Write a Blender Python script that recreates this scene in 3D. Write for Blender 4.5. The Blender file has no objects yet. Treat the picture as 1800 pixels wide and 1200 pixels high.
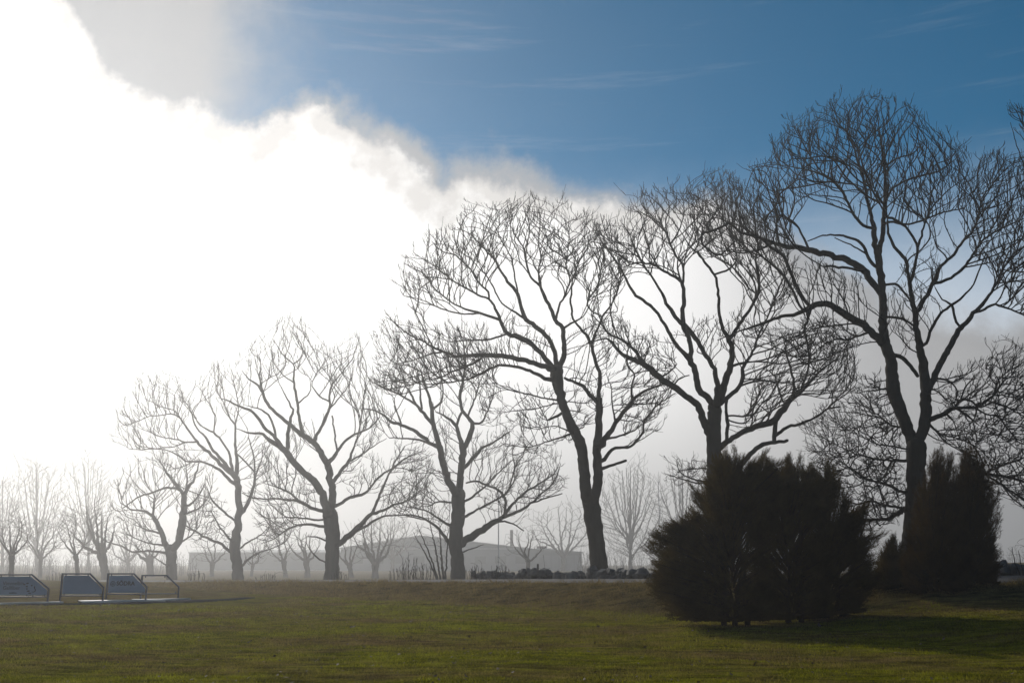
import bpy, math, random
import numpy as np
from mathutils import Vector, Matrix

# ------------------------------------------------------------------ camera
SC = bpy.context.scene
COL = SC.collection
F_PX, CX, CY, HOR = 1750.0, 900.0, 600.0, 985.0      # 35 mm lens measured on the 1800 px photograph
EYE = 1.6
PITCH = math.atan((HOR - CY) / F_PX)
cam_data = bpy.data.cameras.new('camera')
cam_data.lens = 35.0
cam_data.sensor_width = 36.0
cam_data.clip_start = 0.1
cam_data.clip_end = 5000.0
cam = bpy.data.objects.new('camera', cam_data)
cam.location = (0, 0, EYE)
cam.rotation_euler = (math.pi / 2 + PITCH, 0, 0)
COL.objects.link(cam)
SC.camera = cam

# ------------------------------------------------------------------ light
SUN_AZ = math.radians(-26.0)      # left of the view direction (+Y)
SUN_EL = math.radians(24.0)
SUN_DIR = Vector((math.sin(SUN_AZ) * math.cos(SUN_EL), math.cos(SUN_AZ) * math.cos(SUN_EL), math.sin(SUN_EL)))
SUN_STRENGTH = 3.2
SKY_STRENGTH = 0.066
HAZE_DENSITY = 0.0016
HAZE_G = 0.68
sun_data = bpy.data.lights.new('sun', 'SUN')
sun_data.energy = SUN_STRENGTH
sun_data.angle = math.radians(0.6)
sun_data.color = (1.0, 0.95, 0.88)
sun = bpy.data.objects.new('sun', sun_data)
sun.rotation_euler = (-SUN_DIR).to_track_quat('-Z', 'Y').to_euler()
sun.location = (0, 0, 60)
COL.objects.link(sun)

SC.view_settings.view_transform = 'Standard'
SC.view_settings.look = 'None'
SC.view_settings.gamma = 1.0
SC.view_settings.exposure = 0.0
SC.view_settings.use_curve_mapping = False


def ray(px, py):
    cx, cy = (px - CX) / F_PX, (CY - py) / F_PX
    s, c = math.sin(PITCH), math.cos(PITCH)
    return np.array([cx, c - cy * s, s + cy * c])


def at(px, py, Y):
    """point of the place that lies on the line of sight px, py at distance Y"""
    r = ray(px, py)
    t = Y / r[1]
    return np.array([r[0] * t, Y, EYE + r[2] * t])


def azel(px, py):
    r = ray(px, py)
    return math.degrees(math.atan2(r[0], r[1])), math.degrees(math.asin(r[2] / np.linalg.norm(r)))


# ------------------------------------------------------------------ world: sky with a bank of fog cloud
world = bpy.data.worlds.new('World')
SC.world = world
world.use_nodes = True
wn, wl = world.node_tree.nodes, world.node_tree.links
wn.clear()


def N(t, **kw):
    n = wn.new(t)
    for k, v in kw.items():
        setattr(n, k, v)
    return n


def M(op, a, b=None, c=None, clamp=False):
    n = wn.new('ShaderNodeMath')
    n.operation = op
    n.use_clamp = clamp
    for i, v in enumerate((a, b, c)):
        if v is None:
            continue
        if isinstance(v, (int, float)):
            n.inputs[i].default_value = v
        else:
            wl.new(v, n.inputs[i])
    return n.outputs[0]


sky = N('ShaderNodeTexSky', sky_type='NISHITA')
sky.sun_disc = False
sky.sun_elevation = SUN_EL
sky.sun_rotation = SUN_AZ
sky.altitude = 2500.0
sky.air_density = 1.0
sky.dust_density = 0.3
sky.ozone_density = 3.0
tc = N('ShaderNodeTexCoord')
sep = N('ShaderNodeSeparateXYZ')
wl.new(tc.outputs['Generated'], sep.inputs[0])
az = M('MULTIPLY', M('ARCTAN2', sep.outputs[0], sep.outputs[1]), 180 / math.pi)
el = M('MULTIPLY', M('ARCSINE', sep.outputs[2]), 180 / math.pi)


def wnoise(scale, detail, rough, stretch=(1, 1, 1), off=(0, 0, 0)):
    mp = N('ShaderNodeMapping')
    mp.inputs['Scale'].default_value = stretch
    mp.inputs['Location'].default_value = off
    wl.new(tc.outputs['Generated'], mp.inputs[0])
    n = N('ShaderNodeTexNoise')
    n.inputs['Scale'].default_value = scale
    n.inputs['Detail'].default_value = detail
    n.inputs['Roughness'].default_value = rough
    wl.new(mp.outputs[0], n.inputs['Vector'])
    return M('SUBTRACT', n.outputs['Fac'], 0.5)


def wcurve(pts):
    """elevation of a cloud edge as a function of compass angle, both in degrees"""
    n = N('ShaderNodeFloatCurve')
    cm = n.mapping
    cv = cm.curves[0]
    pts = sorted(pts)
    while len(cv.points) < len(pts):
        cv.points.new(0.5, 0.5)
    for p, (a, e) in zip(cv.points, pts):
        p.location = ((a + 180) / 360, e / 90)
        p.handle_type = 'AUTO_CLAMPED'
    cm.update()
    wl.new(M('ADD', M('DIVIDE', az, 360.0), 0.5), n.inputs['Value'])
    return M('MULTIPLY', n.outputs[0], 90.0)


def smooth(v, lo, hi):
    n = N('ShaderNodeMapRange', interpolation_type='SMOOTHSTEP')
    n.inputs['From Min'].default_value = lo
    n.inputs['From Max'].default_value = hi
    wl.new(v, n.inputs['Value'])
    return n.outputs['Result']


edge_px = [(120, 0), (152, 60), (185, 120), (245, 163), (300, 172), (370, 180), (410, 205), (440, 220), (480, 202), (540, 186),
           (582, 188), (612, 212), (650, 238), (700, 262), (735, 300), (770, 325), (800, 310), (850, 302), (900, 312), (950, 335),
           (1010, 350), (1080, 356), (1160, 356), (1260, 362), (1330, 400), (1420, 480)]
edge = [azel(*p) for p in edge_px]
bank_curve = wcurve(edge + [(-34, 36), (-50, 38), (-90, 24), (-140, 9), (-179.5, 6), (30, 10), (60, 7), (120, 6), (179.5, 8)])
veil_px = [(450, 205), (470, 190), (520, 172), (590, 172), (640, 205), (690, 222), (735, 245), (752, 285), (775, 300), (800, 272),
           (860, 266), (920, 280), (985, 318), (1040, 338), (1150, 346), (1260, 348), (1400, 420), (1600, 520)]
vedge = [azel(*p) for p in veil_px]
veil_curve = wcurve(vedge + [(-20, 27), (-34, 40), (-60, 42), (-90, 28), (-140, 12), (-179.5, 9), (40, 10), (70, 8), (120, 8), (179.5, 11)])
n_big = wnoise(9.0, 6.0, 0.55)
n_fine = wnoise(30.0, 6.0, 0.6, off=(3, 1, 2))
d_bank = M('ADD', M('SUBTRACT', bank_curve, el), M('ADD', M('MULTIPLY', n_big, 2.0), M('MULTIPLY', n_fine, 2.4)))
bank = smooth(d_bank, -0.15, 0.8)
d_veil = M('ADD', M('SUBTRACT', veil_curve, el), M('ADD', M('MULTIPLY', n_big, 3.6), M('MULTIPLY', n_fine, 3.2)))
side = smooth(M('SUBTRACT', M('ADD', M('MULTIPLY', n_big, 9.0), -11.5), az), 0.0, 8.0)       # thin cloud spreading towards the sun
side = M('MULTIPLY', side, smooth(M('ADD', az, 110.0), 0.0, 60.0))
veil = M('MAXIMUM', smooth(d_veil, -1.0, 1.4), side)
bank = M('MULTIPLY', bank, M('SUBTRACT', 1.0, M('MULTIPLY', smooth(az, 7.0, 22.0), 0.92)))
cir = wnoise(5.0, 7.0, 0.62, stretch=(0.8, 0.8, 11.0), off=(1.3, 2.0, 0.4))
cirrus = M('MULTIPLY', smooth(cir, 0.03, 0.30), 0.20)
haze_band = M('MULTIPLY', smooth(M('SUBTRACT', 23.0, M('ADD', el, M('MULTIPLY', n_big, 5.0))), 0.0, 17.0), 0.92)

bg_sky = N('ShaderNodeBackground')
bg_sky.inputs['Strength'].default_value = SKY_STRENGTH
hs = N('ShaderNodeHueSaturation')
hs.inputs['Hue'].default_value = 0.48
hs.inputs['Saturation'].default_value = 1.5
wl.new(sky.outputs[0], hs.inputs['Color'])
wl.new(hs.outputs[0], bg_sky.inputs['Color'])
bg_cir = N('ShaderNodeBackground')
bg_cir.inputs['Color'].default_value = (0.55, 0.60, 0.66, 1)
bg_veil = N('ShaderNodeBackground')
bg_veil.inputs['Color'].default_value = (0.56, 0.545, 0.535, 1)
bg_bank = N('ShaderNodeBackground')
fold = N('ShaderNodeMapRange')
wl.new(M('ADD', M('MULTIPLY', smooth(d_bank, 0.6, 4.5), 1.0), M('MULTIPLY', n_fine, 1.1)), fold.inputs['Value'])
fold.inputs['From Min'].default_value = 0.0
fold.inputs['From Max'].default_value = 0.6
fc = N('ShaderNodeMix', data_type='RGBA')
wl.new(fold.outputs[0], fc.inputs['Factor'])
fc.inputs['A'].default_value = (0.66, 0.64, 0.62, 1)
fc.inputs['B'].default_value = (1.0, 0.99, 0.98, 1)
wl.new(fc.outputs['Result'], bg_bank.inputs['Color'])
# sunlit fog is brightest towards the sun
sv = N('ShaderNodeVectorMath', operation='DOT_PRODUCT')
wl.new(tc.outputs['Generated'], sv.inputs[0])
sv.inputs[1].default_value = SUN_DIR
toward = smooth(sv.outputs['Value'], 0.30, 0.92)
low = M('ADD', M('MULTIPLY', smooth(el, 0.0, 13.0), 0.38), 0.62)
wl.new(M('MULTIPLY', low, M('ADD', M('MULTIPLY', toward, 0.72), 0.42)), bg_bank.inputs['Strength'])
wl.new(M('ADD', M('MULTIPLY', toward, 0.35), 0.45), bg_veil.inputs['Strength'])


def mix(fac, a, b):
    n = N('ShaderNodeMixShader')
    wl.new(fac, n.inputs[0])
    wl.new(a, n.inputs[1])
    wl.new(b, n.inputs[2])
    return n.outputs[0]


sh = mix(cirrus, bg_sky.outputs[0], bg_cir.outputs[0])
bg_low = N('ShaderNodeBackground')
bg_low.inputs['Color'].default_value = (0.86, 0.88, 0.91, 1)
wl.new(M('ADD', M('MULTIPLY', toward, 0.65), 0.72), bg_low.inputs['Strength'])
sh = mix(haze_band, sh, bg_low.outputs[0])
sh = mix(M('MULTIPLY', veil, 0.85), sh, bg_veil.outputs[0])
sh = mix(bank, sh, bg_bank.outputs[0])
out = N('ShaderNodeOutputWorld')
wl.new(sh, out.inputs['Surface'])

# ------------------------------------------------------------------ helpers
RNG = np.random.default_rng(11)
random.seed(5)


def tag(o, label=None, cat=None, group=None, kind=None):
    if label:
        o['label'] = label
    if cat:
        o['category'] = cat
    if group:
        o['group'] = group
    if kind:
        o['kind'] = kind
    return o


def empty(name, loc):
    o = bpy.data.objects.new(name, None)
    o.empty_display_size = 0.3
    o.location = loc
    COL.objects.link(o)
    return o


def np_mesh(name, verts, faces, mat=None, smooth=False):
    """verts (n,3), faces (m,k) of one polygon size"""
    me = bpy.data.meshes.new(name)
    verts = np.ascontiguousarray(verts, dtype=np.float32)
    faces = np.ascontiguousarray(faces, dtype=np.int32)
    k = faces.shape[1] if len(faces) else 3
    me.vertices.add(len(verts))
    me.vertices.foreach_set('co', verts.ravel())
    me.loops.add(faces.size)
    me.loops.foreach_set('vertex_index', faces.ravel())
    me.polygons.add(len(faces))
    me.polygons.foreach_set('loop_start', np.arange(0, faces.size, k, dtype=np.int32))
    if smooth:
        me.polygons.foreach_set('use_smooth', np.ones(len(faces), dtype=bool))
    me.update(calc_edges=True)
    if mat:
        me.materials.append(mat)
    return me


def obj(name, me, parent=None, loc=None):
    o = bpy.data.objects.new(name, me)
    COL.objects.link(o)
    if parent is not None:
        o.parent = parent
        if loc is None:
            # vertices given in world space: undo the parents' translation
            off = Vector((0, 0, 0))
            p = parent
            while p is not None:
                off += p.location
                p = p.parent
            o.location = -off
    if loc is not None:
        o.location = loc
    return o


class MB:
    """collects boxes and bars into one mesh"""

    def __init__(self):
        self.v, self.f = [], []

    def box(self, a, b):
        (x0, y0, z0), (x1, y1, z1) = a, b
        n = len(self.v)
        self.v += [(x0, y0, z0), (x1, y0, z0), (x1, y1, z0), (x0, y1, z0), (x0, y0, z1), (x1, y0, z1), (x1, y1, z1), (x0, y1, z1)]
        self.f += [tuple(n + i for i in q) for q in ((0, 3, 2, 1), (4, 5, 6, 7), (0, 1, 5, 4), (1, 2, 6, 5), (2, 3, 7, 6), (3, 0, 4, 7))]
        return self

    def prism(self, pts, y0, y1):
        """outline in x,z extruded along y"""
        n, k = len(self.v), len(pts)
        self.v += [(x, y0, z) for x, z in pts] + [(x, y1, z) for x, z in pts]
        self.f += [tuple(n + i for i in range(k)), tuple(n + k + i for i in reversed(range(k)))]
        self.f += [(n + i, n + k + i, n + k + (i + 1) % k, n + (i + 1) % k) for i in range(k)]
        return self

    def build(self, name, mat, parent=None, loc=None):
        me = bpy.data.meshes.new(name)
        me.from_pydata(self.v, [], self.f)
        me.update()
        me.materials.append(mat)
        return obj(name, me, parent, loc)


def material(name, build):
    m = bpy.data.materials.new(name)
    m.use_nodes = True
    nt = m.node_tree
    for n in list(nt.nodes):
        nt.nodes.remove(n)
    o = nt.nodes.new('ShaderNodeOutputMaterial')

    def nd(t, **kw):
        n = nt.nodes.new(t)
        for k, v in kw.items():
            if k in n.inputs.keys():
                s = n.inputs[k]
                if hasattr(v, 'is_output'):
                    nt.links.new(v, s)
                else:
                    s.default_value = v
            else:
                setattr(n, k, v)
        return n
    build(nt, nd, o)
    return m


def ramp(nd, fac, stops):
    r = nd('ShaderNodeValToRGB', Fac=fac)
    e = r.color_ramp.elements
    while len(e) < len(stops):
        e.new(0.5)
    for q, (p, c) in zip(e, stops):
        q.position = p
        q.color = (*c, 1)
    return r.outputs['Color']


def m_plain(name, c0, c1, scale=3.0, rough=0.8, bump=0.0, bump_scale=20.0, stretch=(1, 1, 1), spec=0.3, metal=0.0):
    def b(nt, nd, o):
        g = nd('ShaderNodeNewGeometry')
        mp = nd('ShaderNodeMapping', Vector=g.outputs['Position'], Scale=stretch)
        n1 = nd('ShaderNodeTexNoise', Vector=mp.outputs[0], Scale=scale, Detail=6.0, Roughness=0.6)
        col = ramp(nd, n1.outputs['Fac'], [(0.3, c0), (0.7, c1)])
        p = nd('ShaderNodeBsdfPrincipled', Roughness=rough, Metallic=metal)
        p.inputs['Specular IOR Level'].default_value = spec
        nt.links.new(col, p.inputs['Base Color'])
        if bump:
            n2 = nd('ShaderNodeTexNoise', Vector=mp.outputs[0], Scale=bump_scale, Detail=5.0, Roughness=0.65)
            bp = nd('ShaderNodeBump', Height=n2.outputs['Fac'], Strength=bump, Distance=0.05)
            nt.links.new(bp.outputs[0], p.inputs['Normal'])
        nt.links.new(p.outputs[0], o.inputs[0])
    return material(name, b)


def grass_color(nt, nd, lush, dry, mixfac):
    g = nd('ShaderNodeNewGeometry')
    mp = nd('ShaderNodeMapping', Vector=g.outputs['Position'], Scale=(0.55, 1.0, 1.0))
    n1 = nd('ShaderNodeTexNoise', Vector=mp.outputs[0], Scale=0.32, Detail=5.0, Roughness=0.62)
    n2 = nd('ShaderNodeTexNoise', Vector=mp.outputs[0], Scale=2.4, Detail=5.0, Roughness=0.7)
    n3 = nd('ShaderNodeTexNoise', Vector=g.outputs['Position'], Scale=38.0, Detail=3.0, Roughness=0.7)
    a = nd('ShaderNodeMath', operation='MULTIPLY_ADD')
    nt.links.new(n2.outputs['Fac'], a.inputs[0])
    a.inputs[1].default_value = 0.6
    nt.links.new(n1.outputs['Fac'], a.inputs[2])
    f = nd('ShaderNodeMapRange', Value=a.outputs[0])
    f.inputs['From Min'].default_value = 0.70
    f.inputs['From Max'].default_value = 1.02
    add = nd('ShaderNodeMath', operation='ADD', use_clamp=True)
    nt.links.new(f.outputs[0], add.inputs[0])
    if hasattr(mixfac, 'is_output'):
        nt.links.new(mixfac, add.inputs[1])
    else:
        add.inputs[1].default_value = mixfac
    cr = ramp(nd, add.outputs[0], [(0.0, lush), (0.35, tuple(0.5 * (x + y) for x, y in zip(lush, dry))), (0.8, dry)])
    mp4 = nd('ShaderNodeMapping', Vector=g.outputs['Position'], Scale=(0.35, 1.0, 1.0))
    n4 = nd('ShaderNodeTexNoise', Vector=mp4.outputs[0], Scale=3.2, Detail=6.0, Roughness=0.72)
    s34 = nd('ShaderNodeMath', operation='MULTIPLY_ADD')
    nt.links.new(n4.outputs['Fac'], s34.inputs[0])
    s34.inputs[1].default_value = 1.3
    s34.inputs[2].default_value = -0.65
    s35 = nd('ShaderNodeMath', operation='ADD')
    nt.links.new(s34.outputs[0], s35.inputs[0])
    nt.links.new(n3.outputs['Fac'], s35.inputs[1])
    v = nd('ShaderNodeMapRange', Value=s35.outputs[0])
    v.inputs['From Min'].default_value = 0.3
    v.inputs['From Max'].default_value = 0.7
    v.inputs['To Min'].default_value = 0.28
    v.inputs['To Max'].default_value = 1.6
    mx = nd('ShaderNodeMix', data_type='RGBA', blend_type='MULTIPLY')
    mx.inputs['Factor'].default_value = 1.0
    nt.links.new(cr, mx.inputs['A'])
    nt.links.new(v.outputs[0], mx.inputs['B'])
    return mx.outputs['Result']


LUSH, DRY = (0.168, 0.168, 0.006), (0.145, 0.105, 0.036)


def b_ground(nt, nd, o):
    at_ = nd('ShaderNodeAttribute', attribute_name='dry')
    col = grass_color(nt, nd, tuple(c * 0.7 for c in LUSH), tuple(c * 0.8 for c in DRY), at_.outputs['Fac'])
    g = nd('ShaderNodeNewGeometry')
    n2 = nd('ShaderNodeTexNoise', Vector=g.outputs['Position'], Scale=9.0, Detail=6.0, Roughness=0.7)
    bp = nd('ShaderNodeBump', Height=n2.outputs['Fac'], Strength=0.8, Distance=0.12)
    d = nd('ShaderNodeBsdfDiffuse', Normal=bp.outputs[0])
    nt.links.new(col, d.inputs['Color'])
    nt.links.new(d.outputs[0], o.inputs[0])


def b_grass(dryness):
    def b(nt, nd, o):
        col = grass_color(nt, nd, LUSH, DRY, dryness)
        d = nd('ShaderNodeBsdfDiffuse')
        t = nd('ShaderNodeBsdfTranslucent')
        nt.links.new(col, d.inputs['Color'])
        nt.links.new(col, t.inputs['Color'])
        m = nd('ShaderNodeMixShader')
        m.inputs[0].default_value = 0.6
        nt.links.new(d.outputs[0], m.inputs[1])
        nt.links.new(t.outputs[0], m.inputs[2])
        nt.links.new(m.outputs[0], o.inputs[0])
    return b


def b_foliage(c0, c1):
    def b(nt, nd, o):
        g = nd('ShaderNodeNewGeometry')
        n1 = nd('ShaderNodeTexNoise', Vector=g.outputs['Position'], Scale=2.2, Detail=4.0)
        col = ramp(nd, n1.outputs['Fac'], [(0.3, c0), (0.7, c1)])
        d = nd('ShaderNodeBsdfDiffuse')
        t = nd('ShaderNodeBsdfTranslucent')
        nt.links.new(col, d.inputs['Color'])
        nt.links.new(col, t.inputs['Color'])
        m = nd('ShaderNodeMixShader')
        m.inputs[0].default_value = 0.45
        nt.links.new(d.outputs[0], m.inputs[1])
        nt.links.new(t.outputs[0], m.inputs[2])
        nt.links.new(m.outputs[0], o.inputs[0])
    return b


MAT = {
    'ground': material('grass ground', b_ground),
    'grass': material('lawn blades', b_grass(0.0)),
    'drygrass': material('dry blades', b_grass(0.85)),
    'bark': m_plain('ash bark', (0.030, 0.025, 0.020), (0.070, 0.060, 0.048), 1.6, 0.9, 0.9, 14.0, (1, 1, 0.25), spec=0.1),
    'twig': m_plain('twig bark', (0.028, 0.023, 0.020), (0.055, 0.046, 0.038), 3.0, 0.95, spec=0.1),
    'juniper': material('juniper needles', b_foliage((0.032, 0.023, 0.007), (0.066, 0.045, 0.012))),
    'thuja': material('thuja needles', b_foliage((0.032, 0.020, 0.007), (0.060, 0.036, 0.011))),
    'conbark': m_plain('conifer bark', (0.02, 0.014, 0.009), (0.042, 0.028, 0.018), 4.0, 1.0, 0.6, 20.0, (1, 1, 0.3), spec=0.0),
    'stone': m_plain('field stone', (0.05, 0.05, 0.052), (0.17, 0.165, 0.16), 1.7, 0.9, 0.7, 9.0),
    'road': m_plain('asphalt road', (0.06, 0.057, 0.057), (0.10, 0.095, 0.094), 0.8, 0.9, 0.3, 60.0, spec=0.15),
    'gravel': m_plain('dark gravel', (0.012, 0.012, 0.016), (0.05, 0.05, 0.058), 9.0, 1.0, 1.0, 40.0, spec=0.0),
    'concrete': m_plain('pale concrete', (0.40, 0.39, 0.37), (0.54, 0.53, 0.51), 3.0, 0.7, 0.15, 40.0, spec=0.4),
    'steel': m_plain('blue grey painted steel', (0.018, 0.026, 0.055), (0.026, 0.036, 0.07), 6.0, 0.5, spec=0.4),
    'panel': m_plain('pale blue sign board', (0.15, 0.23, 0.34), (0.18, 0.27, 0.39), 1.8, 0.55, spec=0.3),
    'ink': m_plain('dark green print', (0.006, 0.018, 0.025), (0.01, 0.024, 0.03), 5.0, 0.6),
    'inkpale': m_plain('faded print', (0.03, 0.05, 0.075), (0.04, 0.06, 0.085), 5.0, 0.6),
    'wall': m_plain('rendered wall', (0.21, 0.225, 0.24), (0.26, 0.275, 0.29), 0.4, 0.9),
    'wallpale': m_plain('pale cladding', (0.25, 0.27, 0.29), (0.30, 0.32, 0.34), 0.5, 0.8),
    'roof': m_plain('sheet roof', (0.30, 0.315, 0.33), (0.37, 0.385, 0.40), 0.4, 0.7, spec=0.4),
    'glass': m_plain('window glass', (0.09, 0.10, 0.11), (0.12, 0.13, 0.14), 0.6, 0.4, spec=0.5),
    'trim': m_plain('white trim', (0.55, 0.55, 0.54), (0.66, 0.66, 0.65), 1.0, 0.6),
    'brick': m_plain('chimney brick', (0.16, 0.12, 0.10), (0.24, 0.18, 0.15), 3.0, 0.9),
    'wood': m_plain('weathered wood', (0.06, 0.055, 0.05), (0.12, 0.11, 0.10), 5.0, 0.9, 0.5, 20.0, (1, 1, 0.2)),
}

# ------------------------------------------------------------------ terrain
ROADC = np.array([(80, 37), (45, 35.2), (30, 34.6), (20, 34.4), (13.5, 35.0), (9.0, 37.6), (4.0, 43.0), (-2.3, 50.6), (-12, 65), (-22, 79.6),
                  (-34, 95.5), (-47.7, 112.6), (-90, 160), (-200, 285), (-420, 540), (-640, 790)], dtype=float)


def road_z(x, y):
    return 1.6 - 0.0195 * np.minimum(y, 150) + 0.012 * np.maximum(0, x - 12)


def road_sd(x, y):
    """signed distance to the road's middle (positive on the far side) and the foot point"""
    x, y = np.asarray(x, float), np.asarray(y, float)
    best = np.full(x.shape, 1e9)
    sd = np.zeros(x.shape)
    fx, fy = np.zeros(x.shape), np.zeros(x.shape)
    for (ax, ay), (bx, by) in zip(ROADC[:-1], ROADC[1:]):
        dx, dy = bx - ax, by - ay
        L2 = dx * dx + dy * dy
        t = np.clip(((x - ax) * dx + (y - ay) * dy) / L2, 0, 1)
        px, py = ax + t * dx, ay + t * dy
        d = np.hypot(x - px, y - py)
        side = np.where(((x - ax) * dy - (y - ay) * dx) > 0, 1.0, -1.0)
        m = d < best
        best = np.where(m, d, best)
        sd = np.where(m, d * side, sd)
        fx = np.where(m, px, fx)
        fy = np.where(m, py, fy)
    return sd, fx, fy


def sstep(t):
    t = np.clip(t, 0, 1)
    return t * t * (3 - 2 * t)


def lumps(x, y):
    return (0.030 * np.sin(0.55 * x + 0.9) * np.sin(0.42 * y + 0.3) + 0.018 * np.sin(1.3 * x + 0.8 * y) * np.sin(1.1 * y - 0.5 * x + 1.0)
            + 0.05 * np.sin(0.21 * x + 2.0) * np.sin(0.17 * y))


def terrain(x, y):
    x, y = np.asarray(x, float), np.asarray(y, float)
    sd, fx, fy = road_sd(x, y)
    zr = road_z(fx, fy)
    lawn = 0.05 * np.maximum(0, x - 7) * sstep((x - 7) / 4 + 0.3) - 0.004 * np.clip(y - 42, 0, 60) + lumps(x, y)
    lawn = np.minimum(lawn, 1.0)
    bank = sstep((sd + 7.2) / 4.2)
    z = lawn * (1 - bank) + (zr + 0.25 * lumps(x * 2, y * 2) * (sd < -3)) * bank
    far = np.clip(sd - 4.0, 0, 200)
    z = np.where(sd > 0, zr - 0.009 * np.minimum(far, 60), z) + 0.016 * np.clip(sd, -3, 3) * (sd > -3) - 0.048 * (sd <= -3) * bank
    rough = np.where((sd > -7) & (sd < -2.6), 1.0, 0.0) * bank * (1 - sstep((sd + 3.4) / 0.8))
    z = z + rough * (0.05 * np.sin(2.9 * x + 1.7 * y) * np.sin(2.3 * y - 1.1 * x) + 0.04 * np.sin(5.1 * x - 3.3 * y))
    return z


def tz(x, y):
    return float(terrain(np.array([x]), np.array([y]))[0])


def spaced(lo, hi, step, end, grow=1.13):
    a = list(np.arange(lo, hi + 1e-6, step))
    s, v = step, hi
    while v < end:
        s *= grow
        v += s
        a.append(min(v, end))
    s, v = step, lo
    b = []
    while v > -end:
        s *= grow
        v -= s
        b.append(max(v, -end))
    return np.array(b[::-1] + a)


GX = spaced(-52, 42, 0.42, 790)
GY = spaced(6, 112, 0.42, 790)
gx, gy = np.meshgrid(GX, GY)
gz = terrain(gx, gy)
gsd = road_sd(gx, gy)[0]
nx, ny = len(GX), len(GY)
idx = np.arange(nx * ny).reshape(ny, nx)
quads = np.stack([idx[:-1, :-1], idx[:-1, 1:], idx[1:, 1:], idx[1:, :-1]], -1).reshape(-1, 4)
gme = np_mesh('ground', np.stack([gx, gy, gz], -1).reshape(-1, 3), quads, MAT['ground'], smooth=True)
dry = sstep((gsd + 8.6) / 2.4) * 1.0 + 0.5 * sstep((-gx - 11) / 6) * sstep((gy - 39.5) / 3) * (gsd < 0)
dry = np.clip(dry, 0, 1)
da = gme.attributes.new('dry', 'FLOAT', 'POINT')
da.data.foreach_set('value', dry.ravel().astype(np.float32))
tag(obj('ground', gme), kind='structure')

# road: a ribbon with a slight crown that follows the bank top
cl = []
for (ax, ay), (bx, by) in zip(ROADC[:-2], ROADC[1:-1]):
    n = max(2, int(math.hypot(bx - ax, by - ay) / 1.5))
    for i in range(n):
        cl.append((ax + (bx - ax) * i / n, ay + (by - ay) * i / n))
cl = np.array(cl)
for _ in range(3):
    cl[1:-1] = 0.25 * cl[:-2] + 0.5 * cl[1:-1] + 0.25 * cl[2:]
tg = np.gradient(cl, axis=0)
tg /= np.linalg.norm(tg, axis=1)[:, None]
nrm = np.stack([tg[:, 1], -tg[:, 0]], 1)
prof = [(-2.8, 0.012), (-1.4, 0.04), (0, 0.05), (1.4, 0.04), (2.8, 0.012)]
rv = []
for w, h in prof:
    wob = 0.12 * np.sin(np.arange(len(cl)) * 0.9 + w) * (abs(w) > 2)
    p = cl + nrm * (w + wob)[:, None]
    rv.append(np.stack([p[:, 0], p[:, 1], terrain(p[:, 0], p[:, 1]) + h + 0.012], 1))
rv = np.stack(rv, 1)
n, k = rv.shape[:2]
ii = np.arange(n * k).reshape(n, k)
rq = np.stack([ii[:-1, :-1], ii[:-1, 1:], ii[1:, 1:], ii[1:, :-1]], -1).reshape(-1, 4)
tag(obj('road', np_mesh('road', rv.reshape(-1, 3), rq, MAT['road'], True)), kind='structure')


def strip(name, pts, widths, h, mat, thick=0.10, wob=0.0):
    """a low strip laid on the ground along pts"""
    p = np.array(pts, float)
    q = []
    for a, b in zip(p[:-1], p[1:]):
        n_ = max(2, int(np.hypot(*(b - a)) / 0.25))
        q += [a + (b - a) * i / n_ for i in range(n_)]
    q = np.array(q + [p[-1]])
    t = np.gradient(q, axis=0)
    t /= np.linalg.norm(t, axis=1)[:, None]
    nn = np.stack([-t[:, 1], t[:, 0]], 1)
    w = np.interp(np.linspace(0, 1, len(q)), np.linspace(0, 1, len(widths)), widths)
    jl = 1 + wob * RNG.normal(size=len(q))
    jr = 1 + wob * RNG.normal(size=len(q))
    l, r = q + nn * (w * jl / 2)[:, None], q - nn * (w * jr / 2)[:, None]
    zl, zr_ = terrain(l[:, 0], l[:, 1]), terrain(r[:, 0], r[:, 1])
    cols = [np.c_[l, zl - thick], np.c_[l, zl + h], np.c_[r, zr_ + h], np.c_[r, zr_ - thick]]
    v = np.stack(cols, 1)
    n_ = len(q)
    jj = np.arange(n_ * 4).reshape(n_, 4)
    f = np.stack([jj[:-1, :-1], jj[1:, :-1], jj[1:, 1:], jj[:-1, 1:]], -1).reshape(-1, 4)
    return tag(obj(name, np_mesh(name, v.reshape(-1, 3), f, mat)), kind='structure')


def gp(px, py):
    """ground point seen at px, py (the level lawn)"""
    r = ray(px, py)
    t = (0 - EYE) / r[2]
    return (r[0] * t, r[1] * t)


strip('gravel_bed', [gp(-60, 1064.5), gp(110, 1062.5), gp(230, 1060), gp(330, 1055.5), gp(440, 1049.5)], [1.3, 1.4, 1.5, 1.5, 0.5], 0.03, MAT['gravel'], wob=0.12)
strip('concrete_path', [gp(-60, 1062.6), gp(40, 1061.3), gp(110, 1060.0)], [0.8, 0.8, 0.6], 0.075, MAT['concrete'], wob=0.03)
strip('concrete_path', [gp(140, 1059.4), gp(200, 1058.2), gp(286, 1056.3)], [1.0, 1.1, 0.8], 0.08, MAT['concrete'], wob=0.03)
strip('concrete_path', [gp(232, 1054.6), gp(300, 1053.6), gp(328, 1052.6)], [0.8, 0.8, 0.6], 0.08, MAT['concrete'], wob=0.03)


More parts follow.
